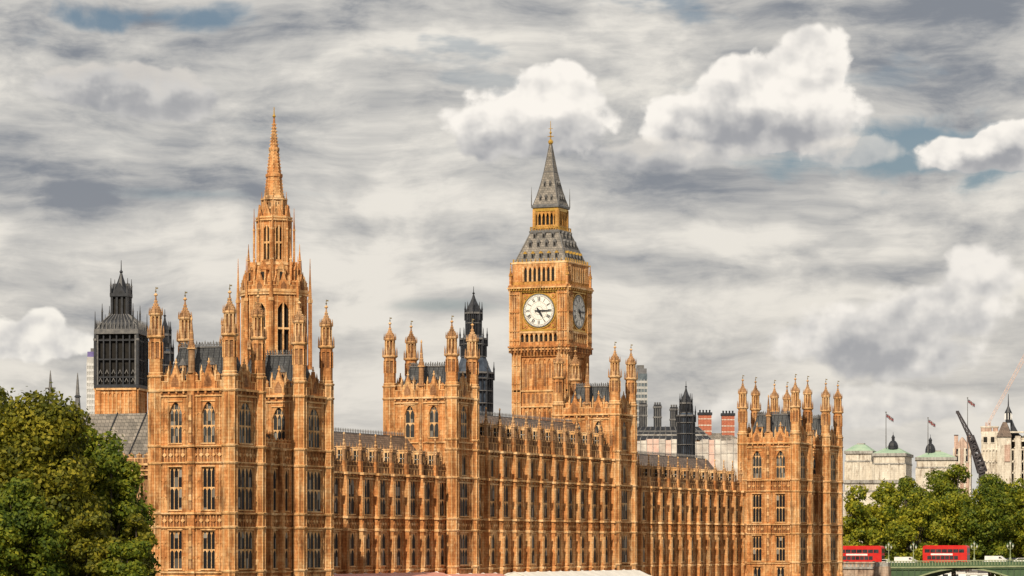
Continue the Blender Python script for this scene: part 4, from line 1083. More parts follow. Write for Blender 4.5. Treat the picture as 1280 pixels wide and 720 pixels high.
def iron_octagon(name, u, d, label, tiers, tip, group=None, matl=(IRON_BLUE, IRON, IRON_GREY, DARK)):
    """tiers: (radius, z0, z1) from the bottom"""
    x, y = at(u, d); R = root(name, (x, y, GZ), label, 'tower', group)
    for i, (r, z0, z1) in enumerate(tiers):
        m = MB(*matl); m.lathe([(r * 0.88, z0), (r * 0.88, z1)], 8, m=0 if i == 0 else 3)
        for k in range(8):
            a = k * pi / 4; ap = r * cos(pi / 8); s_ = r * sin(pi / 8); m.at(ap * sin(a), -ap * cos(a), 0, a)
            for qx in (-1, -0.33, 0.33, 1): m.w(s_ * qx - 0.09, s_ * qx + 0.09, z0, z1, -0.3, 0.05, 1)
            for zz in np.arange(z0, z1, 2.4): m.w(-s_, s_, zz, zz + 0.16, -0.3, 0.08, 2)
            m.w(-s_, s_, z1 - 0.35, z1, -0.4, 0.2, 2)
        m.at(); ring_of(m, r * 1.05, z1 - 1.6, z1 + 2.0, 0.16, mm=1)
        nr = tiers[i + 1][0] if i + 1 < len(tiers) else 0.0
        nz = tiers[i + 1][1] if i + 1 < len(tiers) else 0.0
        if nr: m.lathe([(r * 0.95, z1 - 0.1), ((r + nr) / 2 * 0.92, (z1 + nz) / 2), (nr * 0.95, nz + 0.05)], 8, m=0)
        local(('iron_base', 'iron_tier', 'iron_cage', 'cupola')[i], m, R)
    r, z0, z1 = tiers[-1]; m = MB(*matl)
    H = tip - z1; m.lathe([(r * 1.05, z1 - 0.1), (r * 0.85, z1 + H * 0.15), (r * 0.45, z1 + H * 0.38), (r * 0.22, z1 + H * 0.55), (0.12, z1 + H * 0.7), (0.28, z1 + H * 0.74), (0.08, z1 + H * 0.78), (0.04, tip)], 8, m=1)
    local('spire', m, R); return R
iron_octagon('ventilation_tower', 592, 620, 'blue-black octagonal iron tower with a spired cupola behind the first central tower', [(3.75, GZ, 47.6), (2.5, 50.5, 54.2), (1.55, 54.6, 59.2)], 64.2)
iron_octagon('ventilation_turret', 857.5, 700, 'small blue-black iron turret rising over the north range beside the red brick chimneys', [(1.95, 24.0, 42.6), (1.25, 43.0, 45.3)], 50.0)
iron_octagon('ventilation_turret', 206, 520, 'thin dark turret half hidden behind the leftmost stone turret of the near pavilion', [(1.3, 24.0, 45.5), (0.9, 46.0, 48.4)], 52.4)

# ================================================================ buildings beyond the palace
def bld(name, u, d, label, cat='building', group=None, zb=GZ):
    x, y = at(u, d); return root(name, (x, y, zb), label, cat, group)
def px2m(px, d): return px * d / FPX
# glass office tower
def office(u, d, vtop, wpx, label, body, strip, top, group=None, floors=3.6, capn=None):
    R = bld('office_tower', u, d, label, 'office tower', group); zt = zv(vtop, d); w = px2m(wpx, d)
    R.rotation_euler = (0, 0, TH)
    m = MB(body, strip, top); m.box(-w / 2, w / 2, 0, w * 0.8, 0, zt - GZ, 0)
    k = GZ
    z = 0.0
    while z < zt - GZ - floors * 1.5:
        m.box(-w / 2 - 0.15, w / 2 + 0.15, -0.2, w * 0.8, z + floors * 0.58, z + floors, 1); z += floors
    for i in range(6): x = -w / 2 + w * i / 5; m.box(x - 0.15, x + 0.15, -0.35, 0.1, 0, zt - GZ - floors, 1)
    o = bpy.data.objects.new('facade', m.mesh('facade')); COL.objects.link(o); o.parent = R
    m = MB(top, IRON_GREY); m.box(-w / 2 + .3, w / 2 - .3, 0.3, w * 0.7, zt - GZ, zt - GZ + floors * 0.9, 0); m.box(-w * 0.2, w * 0.3, 1, w * 0.5, zt - GZ + floors * 0.9, zt - GZ + floors * 1.5, 1)
    o = bpy.data.objects.new('rooftop_plant', m.mesh('rooftop_plant')); COL.objects.link(o); o.parent = R
    return R
GLB = plain('grey_blue_glazing', (0.07, 0.09, 0.11), (0.15, 0.18, 0.20), 0.3, 0.25); CONC = plain('pale_concrete', (0.34, 0.34, 0.33), (0.46, 0.45, 0.44), 0.2, 0.8)
VIO = plain('violet_band', (0.10, 0.08, 0.22), (0.15, 0.12, 0.30), 0.5, 0.5)
office(799.5, 2000, 467, 19, 'tall grey glass office block far behind the second central tower', GLB, CONC, plain('dark_top_storey', (0.10, 0.10, 0.11), (0.16, 0.16, 0.17), 0.5, 0.5))
office(116, 2000, 446, 15, 'pale striped high-rise with a violet top band left of the ventilation tower', CONC, plain('balcony_white', (0.5, 0.5, 0.5), (0.62, 0.61, 0.6), 0.5, 0.6), VIO)

# far abbey pinnacles over the left trees
for u, v0, v1, lab in ((63, 463, 530, 'thin dark pinnacle with a cross arm above the leftmost treetops'), (97, 466, 530, 'thin dark spirelet above the trees, nearer the palace')):
    x, y = at(u, 900); zt = zv(v0, 900); R = root('church_pinnacle', (x, y, GZ), lab, 'pinnacle', 'distant church pinnacles')
    m = MB(IRON_GREY, STONE_GREY); m.lathe([(1.6, GZ), (1.6, zt - 13), (1.9, zt - 12.8), (1.1, zt - 12)], 4, m=1); local('shaft', m, R)
    m = MB(IRON_GREY, IRON); m.lathe([(1.1, zt - 12.2), (0.62, zt - 7), (0.28, zt - 2), (0.08, zt)], 6)
    if u == 63: m.bar((-1.6, 0, zt - 5), (1.6, 0, zt - 5), 0.22); m.bar((-1.0, 0, zt - 8), (1.0, 0, zt - 8), 0.2)
    else: m.lathe([(0.6, zt - 7), (1.0, zt - 6.8), (0.6, zt - 6.3)], 6, m=1)
    local('spirelet', m, R)

# dark roofed office building with chimneys (beyond the north range)
D = 800; R = bld('dark_roofed_building', 825, D, 'low dark-roofed building with black chimneys beyond the north range')
R.rotation_euler = (0, 0, TH)
def rl(name, m, R):
    o = bpy.data.objects.new(name, m.mesh(name)); COL.objects.link(o); o.parent = R; o.location = (0, 0, -R.location.z); return o
m = MB(STONE_WORN, STONE_GREY); m.box(-8.5, 13, 0, 30, GZ, zv(550, D)); 
for k in range(9): m.box(-8.2 + k * 2.4, -7.4 + k * 2.4, -0.3, 0, GZ, zv(552, D), 1)
rl('wall', m, R)
m = MB(IRON, STONE_GREY, IRON_GREY); z0, z1 = zv(550, D), zv(532, D)
m.add([(-8.8, -0.4, z0), (13.2, -0.4, z0), (13.2, 30, z0), (-8.8, 30, z0), (-5.2, 7, z1), (10, 7, z1), (10, 24, z1), (-5.2, 24, z1)], [(0, 3, 2, 1), (4, 5, 6, 7), (0, 1, 5, 4), (1, 2, 6, 5), (2, 3, 7, 6), (3, 0, 4, 7)], 0)
for f, mm in ((0.34, 1), (0.62, 2)): z = z0 + (z1 - z0) * f; m.box(-8.8 + 3.4 * f, 13.2 - 3.2 * f, -0.5 + 7.2 * f, 0.3 + 7.2 * f, z - 0.14, z + 0.3, mm)
for k in range(14): x = -8.4 + k * 1.65; m.bar((x, -0.45, z0), (x * 0.72 + 0.6, 6.95, z1), 0.13, 2, 4)
rl('roof', m, R)
for u, v in ((805.5, 502), (823.8, 504), (844.5, 507)):
    x = px2m(u - 825, D); zt = zv(v, D); m = MB(IRON, IRON_GREY)
    m.box(x - 0.95, x + 0.95, 7.5, 9.6, z1 - 3, zt, 0); m.box(x - 1.1, x + 1.1, 7.35, 9.75, zt - 0.9, zt - 0.4, 1); m.box(x - 1.1, x + 1.1, 7.35, 9.75, zt - 3.4, zt - 3.0, 1)
    for q_ in (-0.6, 0.0, 0.6): m.lathe([(0.2, zt), (0.24, zt + 0.6)], 8, x + q_, 8.5, 1)
    for q_ in (-0.55, 0.0, 0.55): m.box(x + q_ - 0.08, x + q_ + 0.08, 7.4, 7.5, z1, zt - 1, 1)
    rl('chimney', m, R)

# red brick building with banded stacks
def brick(nt, b):
    L = nt.links.new; geo = _n(nt, 'ShaderNodeNewGeometry'); sp = _n(nt, 'ShaderNodeSeparateXYZ'); L(geo.outputs['Position'], sp.inputs[0])
    ad = _n(nt, 'ShaderNodeMath', operation='ADD'); L(sp.outputs[0], ad.inputs[0]); L(sp.outputs[1], ad.inputs[1])
    cb = _n(nt, 'ShaderNodeCombineXYZ'); L(ad.outputs[0], cb.inputs[0]); L(sp.outputs[2], cb.inputs[1])
    br = _n(nt, 'ShaderNodeTexBrick', Scale=1.0); L(cb.outputs[0], br.inputs['Vector']); br.inputs['Brick Width'].default_value = 0.5; br.inputs['Row Height'].default_value = 0.2
    br.inputs['Color1'].default_value = (0.36, 0.075, 0.035, 1); br.inputs['Color2'].default_value = (0.50, 0.13, 0.06, 1); br.inputs['Mortar'].default_value = (0.3, 0.2, 0.15, 1); br.inputs['Mortar Size'].default_value = 0.02
    L(br.outputs[0], b.inputs['Base Color']); b.inputs['Roughness'].default_value = 0.9
mat('red_brick', brick)
D = 860; R = bld('red_brick_building', 895, D, 'red brick building with two white-banded chimney stacks and a grey roof between'); R.rotation_euler = (0, 0, TH)
m = MB(MATS['red_brick'], STONE_PALE); m.box(-6, 7, 0, 14, GZ, zv(552, D))
for z in np.arange(8, zv(552, D), 2.2): m.box(-6.05, 7.05, -0.06, 0, z, z + 0.35, 1)
rl('wall', m, R)
m = MB(SLATE_GREY); m.hip(-6.2, 7.2, -0.3, 14, zv(552, D), zv(541, D), 3.4, 3.0); rl('roof', m, R)
for u0, u1, v in ((873.8, 890, 515), (903, 918.8, 516)):
    x0, x1 = px2m(u0 - 895, D), px2m(u1 - 895, D); zt = zv(v, D); m = MB(MATS['red_brick'], STONE_PALE, IRON)
    m.box(x0, x1, 2, 4.5, zv(555, D), zt, 0); m.box(x0 - 0.2, x1 + 0.2, 1.8, 4.7, zt - 0.7, zt, 2)
    for z in (zt - 1.9, zt - 3.6, zt - 5.2): m.box(x0 - 0.04, x1 + 0.04, 1.95, 4.55, z, z + 0.26, 1)
    for k in range(4): xx = x0 + (x1 - x0) * (k + 0.5) / 4; m.lathe([(0.22, zt), (0.26, zt + 0.7)], 8, xx, 3.2, 2); m.box(xx - 0.05, xx + 0.05, 1.9, 2.0, zv(552, D), zt - 1, 0)
    rl('chimney', m, R)

# sheeted scaffold on the palace's north court
SHEET = plain('white_sheeting', (0.40, 0.36, 0.33), (0.70, 0.66, 0.60), 0.35, 0.7, bump=0.6); PINK = plain('pink_sheeting', (0.60, 0.38, 0.32), (0.72, 0.56, 0.48), 0.4, 0.7)
D = 740; R = bld('sheeted_scaffold', 857, D, 'scaffold wrapped in white and pinkish sheeting behind the north range', 'scaffold', zb=24.0); R.rotation_euler = (0, 0, TH)
m = MB(SHEET, PINK); w0, w1 = px2m(785 - 857, D), px2m(924 - 857, D); n = 18
for k in range(n):
    a, b_ = w0 + (w1 - w0) * k / n, w0 + (w1 - w0) * (k + 1) / n; top = zv(random.uniform(548.5, 552.5), D)
    m.box(a + 0.03, b_ - 0.03, random.uniform(-0.2, 0.2), 9, 24, top, 1 if k in (3, 4, 6, 13) else 0)
rl('sheeting', m, R)
m = MB(CONC)
for k in range(n + 1): a = w0 + (w1 - w0) * k / n; m.bar((a, -0.35, 24), (a, -0.35, zv(547.5, D)), 0.05)
for z in (zv(554, D), zv(566, D)): m.bar((w0, -0.35, z), (w1, -0.35, z), 0.04)
rl('scaffold_poles', m, R)

# ---------------------------------------------------------------- pale buildings along the embankment (right)
def pale_block(u0, u1, d, vt, label, depth=16, roof_v=None, rot=TH, windows=(), name='stone_building', mats_=(STONE_PALE, STONE_GREY, DARK, COPPER), cols=0):
    R = bld(name, (u0 + u1) / 2, d, label, 'building', 'pale stone buildings beyond the trees'); R.rotation_euler = (0, 0, rot)
    w = px2m(u1 - u0, d) / 2; zt = zv(vt, d); m = MB(*mats_)
    m.box(-w, w, 0, depth, GZ, zt, 0); m.box(-w - 0.5, w + 0.5, -0.5, depth + .5, zt - 0.9, zt, 1); m.box(-w - 0.2, w + 0.2, -0.25, depth + .2, zt - 3.4, zt - 3.0, 1)
    n = max(2, int(w * 2 / 3.2))
    for k in range(n + 1): x = -w + 2 * w * k / n; m.box(x - 0.35, x + 0.35, -0.22, 0.01, GZ, zt - 3.4, 0)
    rl('wall', m, R)
    for k in range(n):
        x = -w + 2 * w * (k + 0.5) / n
        for z in [zt - 6.6 - 4.2 * j for j in range(1 if not roof_v else 3, 6)]:
            if z > 12:
                mw = MB(MATS['leaded_glass'], STONE_PALE); mw.box(-0.55, 0.55, -0.03, 0.05, 0, 2.1, 0); mw.box(-0.75, 0.75, -0.2, 0.05, -0.25, 0, 1); mw.box(-0.75, 0.75, -0.2, 0.05, 2.1, 2.35, 1)
                mw.box(-0.05, 0.05, -0.08, 0.0, 0, 2.1, 1)
                me = bpy.data.meshes.get('pale_window') or mw.mesh('pale_window')
                o = bpy.data.objects.new('window', me); COL.objects.link(o); o.parent = R; o.location = (x, 0, z - GZ)
    if roof_v:
        m = MB(COPPER, STONE_GREY); zr = zv(roof_v, d); m.hip(-w - 0.3, w + 0.3, -0.3, depth + .3, zt, zr, w * 0.72, depth * 0.36); m.box(-w * 0.28, w * 0.28, depth * 0.36, depth * 0.64, zr, zr + 0.4, 1); rl('roof', m, R)
    return R
pale_block(1057, 1089, 1000, 563.5, 'pale block with a low green roof beside the end pavilion', 14, 555, rot=radians(10))
RB = pale_block(1092, 1131, 980, 566.5, 'cream block with a green pyramid roof under the first flag', 20, 558.5, rot=radians(10))
pale_block(1146, 1194, 1010, 571.5, 'long cream block with a green roof, right of the first flagpole', 14, 564, rot=radians(16))
pale_block(1056, 1122, 930, 600, 'lower grey stone wing with a balustrade in front of the green-roofed blocks', 10, None, rot=radians(18))
def dome(u, v0, v1, d, label):
    R = bld('black_cupola', u, d, label, 'cupola', 'small black roof cupolas', zb=zv(v1 + 3, d)); s_ = px2m(1, d); z0, z1 = zv(v1 + 3, d), zv(v0, d); H = z1 - z0; m = MB(IRON, IRON_GREY)
    m.lathe([(6.5 * s_, z0), (6.2 * s_, z0 + H * .2), (5.0 * s_, z0 + H * .36), (3.0 * s_, z0 + H * .48)], 8)
    rl('dome', m, R); m = MB(IRON, IRON_GREY)
    m.lathe([(1.9 * s_, z0 + H * .46), (1.9 * s_, z0 + H * .66), (2.5 * s_, z0 + H * .67), (1.3 * s_, z0 + H * .77), (0.35 * s_, z0 + H * .84), (0.15 * s_, z1)], 8, m=0); rl('finial', m, R)
dome(1116.5, 540, 558.5, 985, 'black cupola on the cream block, under the first flag'); dome(1163, 543, 563, 1015, 'black cupola on the long cream block further right')
def flag(u, vt, vb, d, label, fu=1, cols=((0.035, 0.04, 0.08), (0.20, 0.05, 0.05), (0.28, 0.28, 0.28))):
    R = bld('flagpole', u, d, label, 'flagpole', 'flagpoles on the roofs', zb=zv(vb, d)); z0, z1 = zv(vb, d), zv(vt, d)
    m = MB(IRON_GREY, WHITE); m.lathe([(0.16, z0), (0.09, z1)], 6, m=0); m.lathe([(0.22, z1), (0.22, z1 + .3), (0.02, z1 + .4)], 6, m=0); rl('pole', m, R)
    ms = [plain('flag_cloth_%s' % c_, c, tuple(x * 1.2 for x in c), 0.5, 0.8) for c_, c in zip(('blue', 'red', 'white'), cols)] if 'flag_cloth_blue' not in MATS else [MATS['flag_cloth_' + c] for c in ('blue', 'red', 'white')]
    m = MB(*ms); L_, H_ = 2.3, 1.3
    for i in range(10):
        for j in range(6):
            def P_(a, b): return (0.15 + L_ * a * 0.95, 0.35 * sin(a * 7.0), z1 - 0.2 - H_ * b - a * 1.5)
            vs = [P_(i / 10, j / 6), P_((i + 1) / 10, j / 6), P_((i + 1) / 10, (j + 1) / 6), P_(i / 10, (j + 1) / 6)]
            cx = (i + .5) / 10 - .5; cy = (j + .5) / 6 - .5
            mm = 1 if abs(cx) < .06 or abs(cy) < .1 else 2 if abs(cx) < .17 or abs(cy) < .24 or abs(abs(cx) - abs(cy)) < .09 else 0
            m.add(vs + [(x, y + 0.03, z) for x, y, z in vs], [(0, 1, 2, 3), (7, 6, 5, 4)], mm)
    rl('flag', m, R)
flag(1107.5, 516, 560, 985, 'flagpole with a dark flag over the cream block with the pyramid roof')
flag(1160, 523, 566, 1012, 'fainter flagpole over the long cream block')
flag(1209.5, 498, 575, 1030, 'flagpole with a small flag between the black crane and the white mansion')

# ornate white mansion with pavilion roofs
D = 1050
def mans(u0, u1, v, label, name='ornate_mansion'): return bld(name, (u0 + u1) / 2, D, label, 'building', 'pale stone buildings beyond the trees')
R = mans(1190, 1215, 0, 'reddish gabled house just left of the black crane', 'gabled_house'); R.rotation_euler = (0, 0, radians(12))
PINKST = stone('pinkish_stone', (0.36, 0.22, 0.17), (0.50, 0.34, 0.27), (0.60, 0.46, 0.38), course=0.6)
w = px2m(10, D); m = MB(PINKST, STONE_PALE, DARK); m.box(-w, w, 0, 10, GZ, zv(562, D)); m.extr([(-w, zv(562, D)), (w, zv(562, D)), (w * 0.3, zv(550, D)), (0, zv(546, D)), (-w * 0.3, zv(550, D))], 0, 9, 0)
for x in (-w, -w * .35, w * .35, w): m.box(x - 0.3, x + 0.3, -0.3, 0, GZ, zv(560, D), 1)
rl('wall', m, R)
for x in (-1.3, 1.3):
    for v in (577, 568): m = MB(MATS['leaded_glass'], STONE_PALE); m.box(x - .6, x + .6, -.1, 0.05, zv(v, D), zv(v, D) + 1.8, 0); m.box(x - .8, x + .8, -.2, 0, zv(v, D) - .3, zv(v, D), 1); rl('window', m, R)
m = MB(PINKST, IRON)
for x in (-w * .8, w * .75): m.box(x - 0.6, x + 0.6, 3, 4.5, zv(560, D), zv(543, D), 0); m.box(x - 0.7, x + 0.7, 2.9, 4.6, zv(544, D), zv(543, D), 1)
rl('chimney', m, R)
R = mans(1226, 1300, 0, 'ornate white mansion with a brown pavilion roof, a black spire and a steep dark roof'); R.rotation_euler = (0, 0, radians(12))
def mx_(u): return px2m(u - 1263, D)
m = MB(STONE_PALE, PINKST, DARK)
m.box(mx_(1227), mx_(1310), 3, 22, GZ, zv(560, D)); m.box(mx_(1227), mx_(1247), 0, 12, GZ, zv(541, D)); m.box(mx_(1247), mx_(1264), -1.5, 12, GZ, zv(546, D)); m.box(mx_(1269), mx_(1276), -1, 8, GZ, zv(545, D))
m.box(mx_(1256), mx_(1263), -1.9, -1.4, zv(577, D), zv(556, D), 1)
for v in (541, 552, 563, 578, 592): m.box(mx_(1226.5), mx_(1310), -0.4 if v > 555 else 0.2, 3.2, zv(v, D), zv(v, D) + 0.5, 0)
for u in np.arange(1228, 1300, 4.0): m.box(mx_(u) - 0.22, mx_(u) + 0.22, -0.4, 3.1, GZ, zv(563, D), 0)
rl('wall', m, R)
for u in np.arange(1230, 1300, 4.0):
    for v in (575, 588, 600):
        m = MB(MATS['leaded_glass'], STONE_PALE); m.box(mx_(u) - .55, mx_(u) + .55, 2.6, 2.96, zv(v, D), zv(v, D) + 2.0, 0); m.box(mx_(u) - .7, mx_(u) + .7, 2.5, 2.96, zv(v, D) - .3, zv(v, D), 1); rl('window', m, R)
for u in (1232, 1241): m = MB(DARK, STONE_PALE); m.box(mx_(u) - .6, mx_(u) + .6, -0.12, 0.05, zv(553, D), zv(546, D), 0); m.box(mx_(u) - .8, mx_(u) + .8, -0.2, 0, zv(553, D) - .3, zv(553, D), 1); rl('window', m, R)
m = MB(STONE_PALE, PINKST)
for u in (1229, 1236, 1244): m.box(mx_(u) - 0.8, mx_(u) + 0.8, 2, 5, zv(541, D), zv(533, D), 1); m.box(mx_(u) - 1.0, mx_(u) + 1.0, 1.8, 5.2, zv(534, D), zv(532.4, D), 0)
rl('chimney', m, R)
m = MB(SLATE_BROWN, STONE_PALE); m.hip(mx_(1246), mx_(1265), -2, 10, zv(546, D), zv(527, D), 1.9, 4.5); rl('roof', m, R)
m = MB(IRON, WHITE, IRON_GREY); x = mx_(1260); m.lathe([(1.0, zv(528, D)), (1.0, zv(516, D)), (1.3, zv(515.5, D)), (0.7, zv(511, D)), (0.25, zv(507, D)), (0.08, zv(492, D))], 8, x, 3, 0)
for k in range(8): m.lathe([(0.14, zv(524, D)), (0.14, zv(516, D))], 4, x + 1.15 * cos(k * pi / 4), 3 + 1.15 * sin(k * pi / 4), 1)
rl('spire', m, R)
m = MB(IRON, STONE_GREY); m.extr([(mx_(1262), zv(520, D)), (mx_(1266), zv(530, D)), (mx_(1272), zv(541, D)), (mx_(1284), zv(550, D)), (mx_(1310), zv(552, D)), (mx_(1310), zv(562, D)), (mx_(1263), zv(562, D))], 4, 16, 0)
rl('roof', m, R)
for u in (1271, 1279): m = MB(STONE_PALE, DARK); m.box(mx_(u) - 1, mx_(u) + 1, 2.4, 5, zv(560, D), zv(549, D), 0); m.box(mx_(u) - .5, mx_(u) + .5, 2.3, 2.5, zv(558, D), zv(551, D), 1); m.extr([(mx_(u) - 1.2, zv(549, D)), (mx_(u) + 1.2, zv(549, D)), (mx_(u), zv(544, D))], 2.3, 5, 0); rl('dormer', m, R)

# cranes
D = 960; R = bld('mobile_crane', 1226, D, 'black luffing crane boom leaning left above the embankment trees', 'crane'); R.rotation_euler = (0, 0, TH)
STEEL = plain('dark_painted_steel', (0.035, 0.03, 0.035), (0.085, 0.075, 0.08), 1.0, 0.5)
def lattice(m, a, b, w0, w1, n=14, mm=0, r=0.13):
    a, b = np.array(a, float), np.array(b, float); d = b - a; L = np.linalg.norm(d); d /= L
    p = np.cross(d, (0, 1, 0)); p /= np.linalg.norm(p); q_ = np.array((0, 1.0, 0))
    def c(t, i, j): w = w0 + (w1 - w0) * t; return a + d * L * t + p * w * (0.5 if i else -0.5) + q_ * w * (0.5 if j else -0.5)
    for i in (0, 1):
        for j in (0, 1): m.bar(c(0, i, j), c(1, i, j), r * 1.3, mm, 4)
    for k in range(n):
        t0, t1 = k / n, (k + 1) / n
        for j in (0, 1): m.bar(c(t0, k % 2, j), c(t1, (k + 1) % 2, j), r, mm, 3); m.bar(c(t0, 0, j), c(t0, 1, j), r, mm, 3)
        for i in (0, 1): m.bar(c(t0, i, k % 2), c(t1, i, (k + 1) % 2), r, mm, 3)
m = MB(STEEL, IRON_GREY); lattice(m, (px2m(2, D), 0, zv(590, D)), (px2m(-13, D), 0, zv(545, D)), 2.4, 1.5, 9, r=0.2)
for k in range(5): t = k / 5; m.box(px2m(2 - 15 * t, D) - .8, px2m(2 - 15 * t, D) + .8, -0.4, 0.4, zv(590 - 45 * t, D) - .6, zv(590 - 45 * t, D) + 1.2, 0)
rl('boom', m, R)
m = MB(STEEL, IRON_GREY); lattice(m, (px2m(-13, D), 0, zv(546, D)), (px2m(-29.5, D), 0, zv(514, D)), 1.2, 0.5, 10, r=0.13); m.box(px2m(-31, D), px2m(-28, D), -0.4, 0.4, zv(517, D), zv(513.5, D)); rl('fly_jib', m, R)
m = MB(STEEL, IRON_GREY); m.box(px2m(-3, D), px2m(8, D), -1.5, 1.5, GZ, zv(640, D)); m.box(px2m(1, D) - .8, px2m(1, D) + .8, -0.8, .8, zv(642, D), zv(588, D), 0); m.bar((px2m(6, D), 0, zv(620, D)), (px2m(-12, D), 0, zv(546, D)), 0.12); rl('mast', m, R)
D = 1500; R = bld('tower_crane', 1235, D, 'thin pale red lattice crane jib slanting up past the right edge of the sky', 'crane'); R.rotation_euler = (0, 0, TH)
PRED = plain('faded_red_steel', (0.55, 0.40, 0.35), (0.62, 0.48, 0.42), 0.5, 0.6)
m = MB(PRED); lattice(m, (0, 0, zv(530, D)), (px2m(60, D), 0, zv(420, D)), 0.9, 1.7, 34, r=0.05); rl('jib', m, R)
m = MB(PRED); lattice(m, (0, 0.2, GZ), (0.02, 0.2, zv(528, D)), 1.9, 1.9, 40, r=0.14); rl('mast', m, R)

# ================================================================ bridge
BY = 695.0
def deck(x): return 9.45 + 1.0 * min(1.0, max(0.0, (x + 200) / 75.0))
BX0 = -213.0; XA = XAe = None
GREEN = plain('bridge_green_paint', (0.045, 0.085, 0.04), (0.075, 0.125, 0.06), 0.6, 0.5); GREEN_L = plain('bridge_pale_green', (0.20, 0.24, 0.13), (0.30, 0.33, 0.19), 0.8, 0.5); GREEN_D = plain('bridge_dark_green', (0.035, 0.06, 0.035), (0.06, 0.10, 0.055), 0.8, 0.6)
PIERST = stone('pier_granite', (0.30, 0.20, 0.15), (0.44, 0.32, 0.24), (0.54, 0.43, 0.34), course=0.7)
def xat(u):
    t = (u - 640.0) / FPX; return BY * (t * CT - ST) / (CT + t * ST)
BR = root('iron_arch_bridge', (xat(1113), BY, 0), 'green iron arch bridge with a stone abutment beside the end pavilion', 'bridge')
xa, xb = xat(1113), xat(1113) + 34.0; zc = zv(709.8, 700)
m = MB(GREEN, GREEN_L, GREEN_D)
spans = [(xa, xb), (xb + 4, xb + 40), (xb + 44, xb + 82)]
for (p, q_) in spans:
    n = 24
    for side in (0, 13.5):
        for i in range(n):
            a, b_ = p + (q_ - p) * i / n, p + (q_ - p) * (i + 1) / n
            za, zb_ = [zc - 5.2 * ((x - (p + q_) / 2) / ((q_ - p) / 2)) ** 2 for x in (a, b_)]
            y = BY + side
            def quad(z0a, z1a, z0b, z1b, y0, y1, mm): m.add([(a, y0, z0a), (b_, y0, z0b), (b_, y1, z0b), (a, y1, z0a), (a, y0, z1a), (b_, y0, z1b), (b_, y1, z1b), (a, y1, z1a)], [(0, 3, 2, 1), (4, 5, 6, 7), (0, 1, 5, 4), (1, 2, 6, 5), (2, 3, 7, 6), (3, 0, 4, 7)], mm)
            quad(za - 0.35, za, zb_ - 0.35, zb_, y - 0.25, y + 0.4, 1)
            quad(za, deck(a) - 0.9, zb_, deck(b_) - 0.9, y, y + 0.15, 0)
            quad(za, deck(a) - 0.9, za, deck(a) - 0.9, y - 0.12, y, 0) if i % 2 == 0 and False else None
            m.box(a - 0.09, a + 0.09, y - 0.14, y, za, deck(a) - 0.9, 2)
            if side == 0: quad(za - 0.3, za - 0.1, zb_ - 0.3, zb_ - 0.1, y, y + 13.5, 2)
local('arches', m, BR).location = (-BR.location[0], -BR.location[1], 0)
m = MB(GREEN_L, GREEN, GREEN_D)
N = 60
for i in range(N):
    a, b_ = xa - 1.0 + 122.0 * i / N, xa - 1.0 + 122.0 * (i + 1) / N
    for side, sg in ((-0.35, 1), (14.2, -1)):
        y = BY + side
        for z0, z1, p_, mm in ((-0.9, -0.55, 0.1, 1), (-0.55, -0.2, -0.1, 0), (-0.2, 0.75, 0.12, 1), (0.95, 1.12, -0.05, 0)):
            za, zb_ = deck(a), deck(b_)
            m.add([(a, y + p_, za + z0), (b_, y + p_, zb_ + z0), (b_, y + 0.5, zb_ + z0), (a, y + 0.5, za + z0), (a, y + p_, za + z1), (b_, y + p_, zb_ + z1), (b_, y + 0.5, zb_ + z1), (a, y + 0.5, za + z1)], [(0, 3, 2, 1), (4, 5, 6, 7), (0, 1, 5, 4), (1, 2, 6, 5), (2, 3, 7, 6), (3, 0, 4, 7)], mm)
        for k in range(3): x = a + (b_ - a) * k / 3; m.box(x - 0.07, x + 0.07, y + 0.02, y + 0.3, deck(x) + 0.0, deck(x) + 1.0, 0)
local('parapet', m, BR).location = (-BR.location[0], -BR.location[1], 0)
m = MB(PIERST, STONE_GREY)
XW = -236.0
m.box(XW, xa - 0.9, BY - 1.2, BY + 16, 0, 8.75, 0); m.box(XW, xa - 0.85, BY - 1.5, BY + 16.2, 8.75, 9.2, 1)
for x in np.arange(XW + 0.2, xa - 1, 0.9): m.box(x, x + 0.4, BY - 1.1, BY - 0.7, 9.2, 10.0, 0)
m.box(XW, xa - 0.9, BY - 1.3, BY - 0.5, 10.0, 10.35, 0); m.box(XW, xa - 0.9, BY - 1.0, BY - 0.75, 9.2, 10.0, 1)
m.box(xa - 3.0, xa + 0.2, BY - 2.2, BY + 16, 0, 9.3, 0); m.box(xa - 2.8, xa, BY - 2.0, BY - 0.2, 9.3, 10.2, 1)
local('stone_abutment', m, BR).location = (-BR.location[0], -BR.location[1], 0)
for p, q_ in spans:
    m = MB(PIERST, STONE_GREY); m.box(q_ + 0.3, q_ + 3.7, BY - 2.6, BY + 16.6, 0, 8.4, 0); m.box(q_ + 0.6, q_ + 3.4, BY - 1.6, BY, 8.4, 11.0, 1)
    local('stone_pier', m, BR).location = (-BR.location[0], -BR.location[1], 0)
m = MB(plain('road_asphalt', (0.045, 0.045, 0.047), (0.065, 0.064, 0.063), 0.8, 0.9), WHITE)
for i in range(N):
    a, b_ = -240 + 170.0 * i / N, -240 + 170.0 * (i + 1) / N; za, zb_ = deck(a), deck(b_)
    m.add([(a, BY + 0.2, za - 0.4), (b_, BY + 0.2, zb_ - 0.4), (b_, BY + 13.9, zb_ - 0.4), (a, BY + 13.9, za - 0.4), (a, BY + 0.2, za), (b_, BY + 0.2, zb_), (b_, BY + 13.9, zb_), (a, BY + 13.9, za)], [(0, 3, 2, 1), (4, 5, 6, 7), (0, 1, 5, 4), (1, 2, 6, 5), (2, 3, 7, 6), (3, 0, 4, 7)], 0)
    if i % 2: m.box(a, a + 1.2, BY + 7.0, BY + 7.15, za + 0.004, za + 0.02, 1)
structure(build(m, 'road'))

